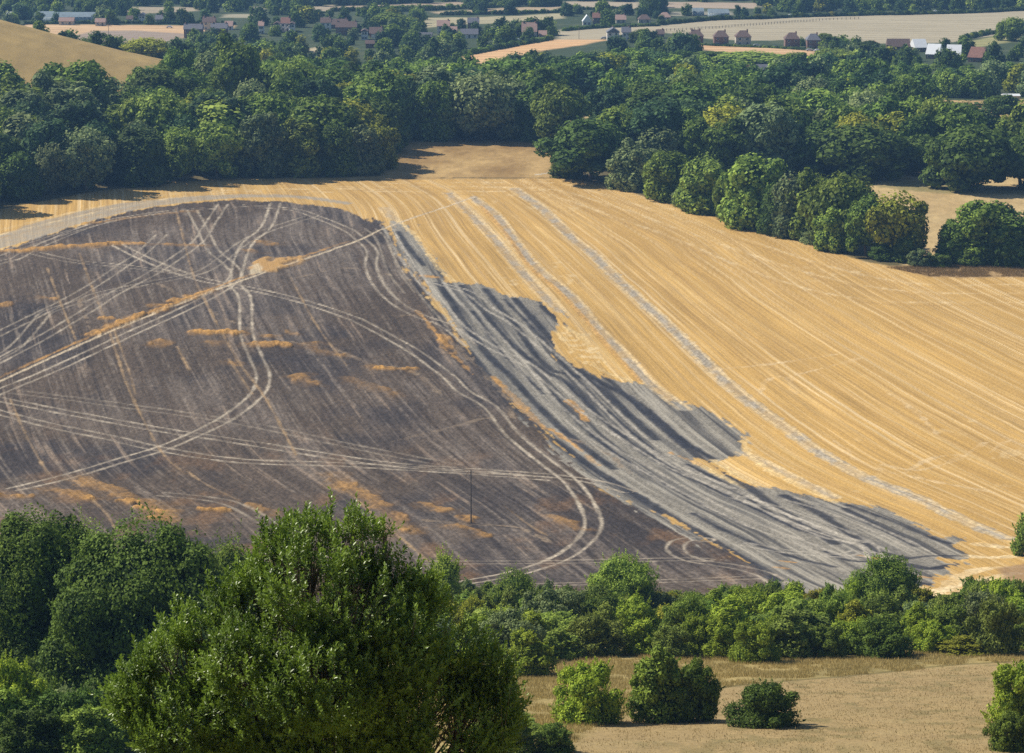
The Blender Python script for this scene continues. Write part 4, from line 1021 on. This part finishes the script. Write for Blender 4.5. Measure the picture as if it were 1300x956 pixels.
mass('distant_trees', far, mats6, 'trees, gardens and far woods spread over the plain around the village', 'trees')
for px, tp, wd, Yb, k, tone, lb in [(1285,22,44,1640,4,'mid green','rounded tree at the right end of the pale field, near the curved hedge'),
 (1048,42,22,1620,8,'light green','feathery tree beside the last hipped house'),
 (815,37,34,1610,4,'dark green','dark round bush right of the white twin gabled house'),
 (825,-8,24,1900,0,'dark green','left one of two tall dark trees on the far edge above the bungalows'),
 (835,-6,26,1930,3,'dark green','right one of two tall dark trees on the far edge above the bungalows'),
 (1095,52,54,1500,1,'dark green','dark tree by the small red cottage, left of the barns'),
 (950,66,110,1430,4,'light green','wide pale tree clump in front of the hipped house row'),
 (905,64,70,1440,0,'mid green','green tree left of the wide pale clump, below the first hipped house'),
 (1058,62,66,1420,5,'light green','pale green tree right of the orange field and the slate cottage'),
 (1010,66,36,1425,9,'light green','upright pale tree between the orange field and the slate cottage'),
 (663,28,24,1690,4,'mid green','round tree behind the pale red roofed house'),
 (640,26,30,1700,0,'dark green','dark round tree left of the pale red roofed house'),
 (495,16,60,1750,1,'mid green','broad tree above the village centre roofs'),
 (400,12,26,1900,0,'dark green','dark tree above the white cluster of gables')]:
    pix_tree(px, tp, wd, Yb=Yb, kind=k, tone=tone, label=lb, group='trees around the village')

# post and rail fence crossing the pale field
fl = line([(836,41),(900,37.5),(960,33),(1040,27),(1090,25)], 10, False)
fo = empty('field_fence', (fl[0][0], fl[0][1], gz(*fl[0]))); tag(fo, 'thin line of fence posts crossing the pale field behind the hipped houses', 'fence')
ox, oy, oz = fo.location
pc = []; total = np.hypot(*(np.diff(fl, axis=0).T)).cumsum(); n_posts = 60; segsr = []
ds = np.concatenate([[0], total]); pp = [(np.interp(t, ds, fl[:, 0]), np.interp(t, ds, fl[:, 1])) for t in np.linspace(0, ds[-1], n_posts)]
cpost, fpost = boxes([(-.14,.14,-.14,.14,-.3,1.5)]); PM = mesh_np('post', cpost, fpost, [M_WOOD])
for a in pp:
    q = part('post', PM, fo); q.location = (a[0]-ox, a[1]-oy, gz(*a)-oz)
for a, b in zip(pp[:-1], pp[1:]):
    for hgt in (.7, 1.25): segsr.append(((a[0]-ox, a[1]-oy, gz(*a)-oz+hgt), (b[0]-ox, b[1]-oy, gz(*b)-oz+hgt), .04, .04))
c, f = tubes(segsr, 4); part('rail', mesh_np('rail', c, f, [M_WOOD]), fo)

# utility poles
def pole(px, base, top, label, thin=False):
    x, yv = at(px, base, base > 100); z = gz(x, yv); dx, dy, dz = ray(px, top); h = CZ+dz*yv/dy-z
    o = empty('utility_pole', (x, yv, z)); tag(o, label, 'pole')
    c, f = tubes([((0,0,-.5),(0,0,h), .15, .10)], 10); part('shaft', mesh_np('shaft', c, f, [M_WOOD], smooth_=True), o)
    c, f = boxes([(-.65,.65,-.13,.0,h-.38,h-.26)]); ca = part('crossarm', mesh_np('crossarm', c, f, [M_WOOD]), o)
    for sx in (-.55, 0, .55):
        c, f = tubes([((sx,-.06,h-.27),(sx,-.06,h-.08), .05, .035)], 8); part('insulator', mesh_np('insulator', c, f, [M_WHITE], smooth_=True), ca)
pole(598, 664, 597, 'tall thin wooden pole standing in the middle of the burnt field')
pole(138, 47, 29, 'thin pole on the far tan field behind the pale hill')
pole(735, 51, 35, 'thin pole by the orange field left of the white twin gabled house')

# ------------------------------------------------------------------ nearer trees and scrub
NEAR = []
for i in range(9):
    r = np.random.default_rng(500+i); sh = ('round','dome','round','flame','dome','round','flame','dome','cone')[i]
    wd = (6, 6.5, 5.5, 5, 7, 6, 4.6, 6.4, 4.6)[i]
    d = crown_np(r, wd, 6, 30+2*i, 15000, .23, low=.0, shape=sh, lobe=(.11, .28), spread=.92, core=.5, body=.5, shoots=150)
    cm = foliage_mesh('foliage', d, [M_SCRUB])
    segs = []
    for k in range(5):
        a = r.random()*6.28; q = np.array([math.cos(a)*.5, math.sin(a)*.5, 1.6]); e = q*np.array([2.4, 2.4, 2.2])
        segs += [((math.cos(a)*.1, math.sin(a)*.1, -.4), q, .08, .06), (q, e, .06, .03)]
    c, f = tubes(segs, 6); NEAR.append((cm, mesh_np('stem', c, f, [M_BARK], smooth_=True), wd, 6.))
def bush(px, top, width, Yb, label, mat, kind=None, name='scrub_bush', group=None, cat='bush'):
    x = xat(px, Yb); z = gz(x, Yb); x = xat(px, Yb, z); dep = Yb*cP-(z-CZ)*sP
    dx, dy, dz = ray(px, top); h = max(1.0, CZ+dz*(Yb/dy)-z); wd = width*dep/F
    k = random.randrange(9) if kind is None else kind
    cm, sm, pw, phh = NEAR[k]
    o = empty(name, (x, Yb, z-.1), random.random()*6.28, (wd/pw, wd/pw, h/phh)); part('stem', sm, o); part('foliage', cm, o, mat); tag(o, label, cat, group)
    nplaced.append((x, Yb, wd/2)); return o
nplaced = []
M_SC = {'fresh green': M_FRESH, 'olive green': M_SCRUB, 'mid green': LEAF['mid green'], 'dark green': LEAF['dark green'], 'greyish green': LEAF['grey-green'], 'yellowish': LEAF['yellow-green'], 'light green': LEAF['light green']}
# single round tree with a visible trunk
def big_tree(name, label, px, top, width, Yb, nleaf, leaf, mat, low, nl, shape='dome', seed=1, lobe=(.2,.34), spread=.8, trunk=.25, cat='tree', group=None, bark=None, aspect=1.0):
    r = np.random.default_rng(seed)
    x = xat(px, Yb); z = gz(x, Yb); x = xat(px, Yb, z); dep = Yb*cP-(z-CZ)*sP
    dx, dy, dz = ray(px, top); h = CZ+dz*(Yb/dy)-z; wd = width*dep/F
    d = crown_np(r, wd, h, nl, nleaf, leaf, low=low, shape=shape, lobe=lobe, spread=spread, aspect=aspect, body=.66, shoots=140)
    o = empty(name, (x, Yb, z-.1)); tag(o, label, cat, group)
    c, f = trunk_np(r, h, trunk, .75, 7, wd); part('trunk', mesh_np('trunk', c, f, [bark or M_BARK], smooth_=True), o)
    part('crown', foliage_mesh('crown', d, [mat]), o); nplaced.append((x, Yb, wd/2)); return o
big_tree('broadleaf_tree', 'round lone tree with visible trunk rising from the scrub in front of the burnt field', 796, 706, 92, 352, 26000, .21, LEAF['light green'], .30, 22, seed=11)
big_tree('broadleaf_tree', 'dense domed tree rising from the scrub below the right end of the ash strips', 1122, 704, 96, 350, 26000, .21, LEAF['mid green'], .02, 22, seed=12)
big_tree('broadleaf_tree', 'tree at the right border standing on golden stubble, cut by the picture edge', 1312, 648, 66, 478, 9000, .34, LEAF['mid green'], .05, 16, seed=13)
big_tree('broadleaf_tree', 'slim tree head rising behind the right flank of the glossy foreground tree', 564, 698, 44, 340, 9000, .2, LEAF['light green'], .2, 14, seed=14, shape='flame')
big_tree('broadleaf_tree', 'small rounded tree behind the glossy foreground tree, above the left end of the scrub', 652, 722, 64, 345, 12000, .2, LEAF['mid green'], .02, 16, seed=15)
# big shady trees low on the left
gl = 'shady trees at the lower left'
big_tree('broadleaf_tree', 'huge dark rounded tree at the lower left, beside the glossy foreground tree', 190, 668, 255, 222, 80000, .25, LEAF['dark green'], .0, 60, seed=21, group=gl, lobe=(.12,.22), trunk=.45)
big_tree('broadleaf_tree', 'green tree at the lower left border, its top against the burnt field', 45, 656, 190, 236, 60000, .24, LEAF['mid green'], .0, 40, seed=22, group=gl, lobe=(.10,.26), trunk=.35)
big_tree('broadleaf_tree', 'darker tree behind the huge rounded one, towards the glossy tree', 300, 686, 120, 252, 30000, .21, LEAF['mid green'], .03, 24, seed=23, group=gl, lobe=(.18,.32), trunk=.3)
big_tree('broadleaf_tree', 'yellow-green crown tucked between the left border tree and the huge dark tree', 118, 664, 110, 262, 26000, .2, LEAF['light green'], .05, 20, seed=24, group=gl, trunk=.3)
big_tree('broadleaf_tree', 'dark low tree under the huge rounded one at the bottom left', 240, 790, 150, 205, 30000, .17, LEAF['dark green'], .0, 20, seed=25, group=gl, trunk=.3)
for px_, tp_, w_, Y_, mt_, lb_ in [(1285,903,70,192,'mid green','mid green bush in the bottom right corner under the bright yellow-green one'),(40,900,80,190,'dark green','leafy bush cut by the bottom edge at the far left'),(120,895,85,190,'mid green','leafy bush cut by the bottom edge, left of the glossy tree'),(655,905,60,190,'mid green','leafy bush cut by the bottom edge, right of the glossy tree'),(705,918,48,190,'dark green','small dark bush cut by the bottom edge, left of the dry meadow'),(90,872,90,197,'dark green','dark bush at the bottom edge, left of the glossy tree'),(5,872,90,196,'mid green','bush in the very corner at the bottom left'),(175,880,95,195,'mid green','low bush at the bottom edge beside the glossy tree'),(150,840,90,216,'dark green','shaded bush at the left foot of the glossy tree'),(60,835,90,228,'mid green','middling bush under the left border tree'),(10,800,70,240,'light green','sunny bush at the left border below the tree crown'),(180,870,110,214,'dark green','dark bush below the huge rounded tree'),(250,890,110,206,'mid green','bush at the bottom left of the glossy tree'),(50,905,90,199,'olive green','olive bush at the very bottom left'),(320,880,120,210,'dark green','dark bush half hidden behind the glossy tree'),(640,905,80,202,'olive green','olive bush at the bottom right of the glossy tree'),(690,925,70,199,'mid green','small bush at the bottom just right of the glossy tree')]:
    bush(px_, tp_, w_, Y_, lb_, M_SC[mt_], group='bushes along the bottom left')
bush(22, 832, 90, 206, 'bright green bush in the bottom left corner', M_FRESH, 4)
bush(95, 868, 70, 203, 'greyish bush right of the bright bottom left bush', LEAF['grey-green'], 1)
bush(140, 905, 90, 200, 'dark green bush at the bottom between the shady tree and the glossy tree', LEAF['dark green'], 0)
gf = 'young bushes in front of the dry meadow'
bush(746, 842, 84, 212, 'low yellow-green bush at the bottom, left of the taller mid green one', M_FRESH, 1, group=gf)
bush(835, 822, 78, 214, 'mid green bush with ragged top standing in the dry meadow at the bottom', LEAF['mid green'], 6, group=gf)
bush(882, 838, 60, 214, 'shorter bush on the right shoulder of the ragged mid green one', LEAF['mid green'], 2, group=gf)
bush(968, 862, 90, 209, 'low dark leafy bush at the bottom centre-right', LEAF['dark green'], 4, group=gf)
bush(1296, 842, 84, 210, 'bright yellow-green bush in the bottom right corner', M_FRESH, 0, group=gf)
bush(668, 800, 70, 262, 'yellowish bush beside the right flank of the glossy tree', M_FRESH, 3, group=gf)
bush(610, 775, 90, 290, 'greyish scrub behind the right flank of the glossy tree', M_SCRUB, 7, group=gf)
# the scrub belt
gbelt = 'scrub bushes of the belt between meadow and burnt field'
tones_ = list(M_SC)
belt = []
rowsY = [(281, 778, 4.4), (301, 764, 5), (314, 757, 5), (330, 750, 5), (346, 745, 5), (364, 742, 5), (383, 740, 4.5)]
for ri, (Yr, tp, _) in enumerate(rowsY):
    px = 430+random.uniform(0, 30) if ri else 500
    ts = []
    while px < 1420:
        wd = random.uniform(44, 84) if ri < 4 else random.uniform(34, 62)
        Yj = Yr+random.uniform(-4, 4)+max(0, (px-1000)/300)*9*(1 if ri < 3 else 0)
        top = tp+random.uniform(-10, 24)*(1 if ri < 4 else .6)
        if px > 1235: top -= 10
        if 1175 < px < 1235: top += 8
        tn = random.choices(tones_, [6,3,1.2,.4,1.2,1.2,3.6] if ri < 3 else [2.5,3.5,2.4,1.4,1.8,.7,2.6])[0]
        x = xat(px, Yj)
        if not any(math.hypot(x-p[0], Yj-p[1]) < p[2]*.45 for p in nplaced[:4]): ts.append((px, top, wd, Yj, tn))
        px += wd*random.uniform(.62, .85)
    belt.append(ts)
RW = ['front row', 'second row', 'third row', 'fourth row', 'fifth row', 'sixth row', 'rear row']
for ri, ts in enumerate(belt):
    for i, (px, top, wd, Yj, tn) in enumerate(ts):
        bush(px, top, wd, Yj, f'{tn} bush in the {RW[ri]} of the scrub belt, {ordw(i)} from left', M_SC[tn], group=gbelt)

# field-edge bushes under the hedge trees on the right
for px, b, tp, wd, lb in [(1168,337,316,34,'low dark bush under the yellowish end tree'),(1192,338,322,30,'low bush in the gap between hedge line and clump'),(1122,330,308,36,'round bush at the foot of the flat-crowned tree'),(985,297,272,30,'small bush at the foot of the hedge line, middle'),(906,272,250,30,'small bush at the foot of the round light tree'),(1232,336,310,40,'bush at the foot of the right clump'),(1275,337,305,44,'bush in the clump by the right border'),(1036,309,285,40,'bush at the foot of the domed hedge tree'),(868,262,238,30,'bush between oval tree and round light tree')]:
    x, yv = at(px, b); bush(px, tp, wd, yv, lb, LEAF[random.choice(['mid green','dark green','grey-green'])], group='bushes at the foot of the hedge line')

# ---- the glossy tree in front
def glossy_tree():
    r = np.random.default_rng(77); Yb = 50.; px = 425
    x = xat(px, Yb, CZ-20); z = gz(x, Yb); dep = Yb*cP-(z+6-CZ)*sP; k = dep/F
    # outline of the crown seen from the camera: height above the base against half width
    top = CZ+ray(px, 640)[2]*(Yb/ray(px, 640)[1])-z
    o = empty('glossy_leaved_tree', (x, Yb, z-.1)); tag(o, 'big evergreen tree with glossy dark leaves filling the bottom centre-left foreground', 'tree')
    # shoots start on domed surfaces (lobes) and point up and out
    lob = []
    def lobe_at(p, tp, rad, y0=0., rz_=None): # pixel centre, pixel radius
        zz = CZ+ray(p, tp)[2]*((Yb+y0)/ray(p, tp)[1])-z; xx = (p-px)*k
        lob.append((xx, y0, zz, rad*k, rad*k, (rz_ or rad)*k))
    for a in [(395,702,44,0,48),(440,690,34,.2,44),(470,708,42,.1,46),(368,722,44,.3,44),(425,740,66,-.3,52),(505,738,36,.1,38),(522,770,46,.1,46),(335,752,36,.2,40),(312,785,44,.2,40),(425,800,95,0,80),(272,812,40,.1,36),(225,840,40,0,34),(548,800,40,-.1,40),(585,830,38,0,38),(622,858,34,0,34),(350,880,95,-.3,75),(500,880,95,-.3,75),(190,885,46,0,40),(600,915,60,0,55),(250,915,72,-.2,60),(425,950,120,0,90),(600,905,62,.3,60),(540,905,70,.3,60),(560,870,55,.3,50),(550,945,80,-.3,70),(395,745,52,-1.2,46),(455,775,58,-1.3,50),(335,835,62,-1.1,52),(500,830,66,-1.1,56),(420,865,78,-1.6,64),(245,795,18,.2,26),(285,770,16,.2,26),(355,690,14,.3,26),(495,695,13,.1,26)]: lobe_at(*a)
    L = np.array(lob); nS = 24000
    wt = L[:, 3]**2; wt /= wt.sum(); pk = r.choice(len(L), nS, p=wt)
    d = unit(r.normal(size=(nS, 3))); d[:, 1] -= .25; d = unit(d)
    rad = .70+.32*r.random(nS)+.10*r.random(nS)**3
    p = L[pk, :3]+d*L[pk, 3:]*rad[:, None]
    keep = np.ones(nS, bool)
    for j in range(len(L)):
        e = (((p-L[j, :3])/L[j, 3:])**2).sum(1); keep &= ~((e < .42) & (pk != j))
    hole = fbm(p[:, 0]/.75+7, p[:, 2]/.6+p[:, 1]/.9, 19, 3)
    keep &= (hole > .44) | (r.random(nS) < .18)
    p = p[keep]; d = d[keep]
    # leaders: taller sprays standing out of the outline
    for j in r.choice(np.nonzero(d[:, 2] > .25)[0], 130, replace=False):
        k_ = r.integers(4, 10); st = p[j]; ax = unit(d[j]*.35+np.array([0, 0, 1])+.15*r.normal(size=3)); hh = .15+.38*r.random()
        q_ = st+ax*np.linspace(0, hh, k_)[:, None]+r.normal(size=(k_, 3))*.045*np.linspace(1.4, .3, k_)[:, None]
        p = np.vstack([p, q_]); d = np.vstack([d, np.repeat(ax[None], k_, 0)])
    n_ = len(p)
    axis = unit(d*.55+np.array([0, 0, .95])+.28*r.normal(size=(n_, 3)))
    ln = .15+.24*r.random(n_)
    # each shoot: spiral of leaves
    nl = 13; i = np.arange(nl)
    t = (i/(nl-1))[None]; a1 = unit(np.cross(axis, r.normal(size=(n_, 3)))); a2 = np.cross(axis, a1)
    ang = i[None]*2.4+r.random((n_, 1))*6.28
    rd = np.cos(ang)[..., None]*a1[:, None]+np.sin(ang)[..., None]*a2[:, None]
    base = p[:, None]+axis[:, None]*(ln[:, None]*t)[..., None]
    ld = unit(rd*(1.05-.55*t)[..., None]+axis[:, None]*(.35+.75*t)[..., None]+.18*r.normal(size=(n_, nl, 3)))
    side = unit(np.cross(ld, axis[:, None]+.25*r.normal(size=(n_, nl, 3)))); up = np.cross(side, ld)
    ll = (.070+.035*r.random((n_, nl)))[..., None]; lw = ll*.24
    b0 = base; mid_ = base+ld*ll*.5-up*ll*.02; tip = base+ld*ll-up*ll*.08
    co = np.stack([b0, mid_-side*lw+up*lw*.35, tip, mid_+side*lw+up*lw*.35], 2).reshape(-1, 3)
    q = np.arange(len(co)//4)*4
    f = np.concatenate([np.stack([q, q+1, q+2], 1), np.stack([q, q+2, q+3], 1)])
    new = np.clip(.35*r.random(n_)+.25, 0, 1)[:, None]+.35*t*r.random((n_, 1))+.15*r.random((n_, nl))
    yel = fbm(p[:, 0]/.7, p[:, 2]/.7, 8, 2)[:, None]-.5
    me = mesh_np('crown', co, f, [M_GLOSSY], np.repeat(np.clip(new+yel*.8, 0, 1).ravel(), 4))
    part('crown', me, o)
    # trunk, limbs and twigs
    segs = [((0,0,-.5),(0,0,1.6),.20,.17)]
    for j in range(len(L)):
        if L[j, 2] < 1.2: continue
        c_ = L[j, :3]; s0 = np.array([0, 0, max(.9, min(2.2, c_[2]*.4))]); m_ = s0*.45+c_*.55+np.array([0, 0, -.35])
        segs += [(s0, m_, .085, .05), (m_, c_+np.array([0, 0, L[j, 5]*.3]), .05, .015)]
        for q_ in range(16):
            dd = unit(r.normal(size=3)+np.array([0, -.5, .9])); e_ = c_+dd*L[j, 3:]*.97; k0 = c_*.75+m_*.25; k1 = (k0+e_)/2+np.array([0, 0, -.05])
            segs += [(k0, k1, .020, .013), (k1, e_, .013, .005)]
    sel = r.choice(n_, 2600, replace=False)
    for j in sel: segs.append((p[j]-d[j]*.35-np.array([0, 0, .15]), p[j]+axis[j]*ln[j]*.8, .006, .003))
    c, f = tubes(segs, 5); part('trunk', mesh_np('trunk', c, f, [M_BARKD], smooth_=True), o)
glossy_tree()

# ------------------------------------------------------------------ grass
def grass(name, n_, region, hgt, c0, c1, label, spread=.10, per=4):
    r = np.random.default_rng(900+n_ % 97)
    P, extra = region; lo = P.min(0); hi = P.max(0)
    pts = r.random((n_*3, 2))*(hi-lo)+lo; ok = inside(P, pts[:, 0], pts[:, 1])
    if extra is not None: ok &= ~inside(extra, pts[:, 0], pts[:, 1])
    ok &= fbm(pts[:, 0]/3., pts[:, 1]/4., 95, 3) > .36
    pts = pts[ok][:n_]; zz = ground(pts[:, 0], pts[:, 1]); m = len(pts)
    b = np.repeat(np.column_stack([pts, zz-.05]), per, 0)+np.column_stack([r.normal(size=(m*per, 2))*spread, np.zeros(m*per)])
    h = hgt*(.45+.8*r.random(m*per))[:, None]; ln = r.normal(size=(m*per, 3))*.22; ln[:, 2] = 1; a = r.random(m*per)*6.28
    wv = np.column_stack([np.cos(a), np.sin(a), np.zeros(m*per)])*.03
    co = np.stack([b-wv, b+wv, b+ln*h], 1).reshape(-1, 3); f = np.arange(len(co)).reshape(-1, 3)
    me = mesh_np(name, co, f, [mat_leaf(name, c0, c1, 0, .8, .3, .1)], np.repeat(r.random(m*per), 3))
    o = bpy.data.objects.new(name, me); col.objects.link(o); tag(o, label, 'grass', kind='stuff')
Pn = poly([(560,838),(1330,812),(1340,1000),(100,1000)]); Pn[:, 1] = np.maximum(Pn[:, 1], 196)
Pp = poly([(860,880),(960,868),(1100,856),(1200,845),(1340,838),(1340,990),(700,990),(740,930)])
grass('short_grass', 12000, (Pp, None), .14, (.28,.21,.08), (.50,.38,.17), 'short dry grass on the mown path across the lower right meadow', .3, 3)
grass('dry_grass', 60000, (Pn, Pp), .38, (.36,.28,.10), (.66,.52,.22), 'tall dry grass on the meadow below the scrub belt', .16, 3)
grass('rough_grass', 7000, (poly([(1125,340),(1180,338),(1330,334),(1330,352),(1180,351)]), None), .7, (.17,.11,.045), (.34,.24,.11), 'rough brown grass bank beside the right clump of trees', .2)

# ------------------------------------------------------------------ air
def haze():
    c, f = boxes([(-6000, 6000, -320, 7800, -75, 158)])
    m = bpy.data.materials.new('haze'); m.use_nodes = True; nt = m.node_tree; nt.nodes.remove(nt.nodes['Principled BSDF'])
    v = nt.nodes.new('ShaderNodeVolumePrincipled'); v.inputs['Color'].default_value = (.24,.46,.80,1); v.inputs['Density'].default_value = .000112; v.inputs['Anisotropy'].default_value = .1
    nt.links.new(v.outputs[0], nt.nodes['Material Output'].inputs['Volume'])
    o = bpy.data.objects.new('haze', mesh_np('haze', c, f, [m])); col.objects.link(o); o['kind'] = 'stuff'; o['label'] = 'pale blue summer haze thickening towards the village'; o['category'] = 'haze'
haze()
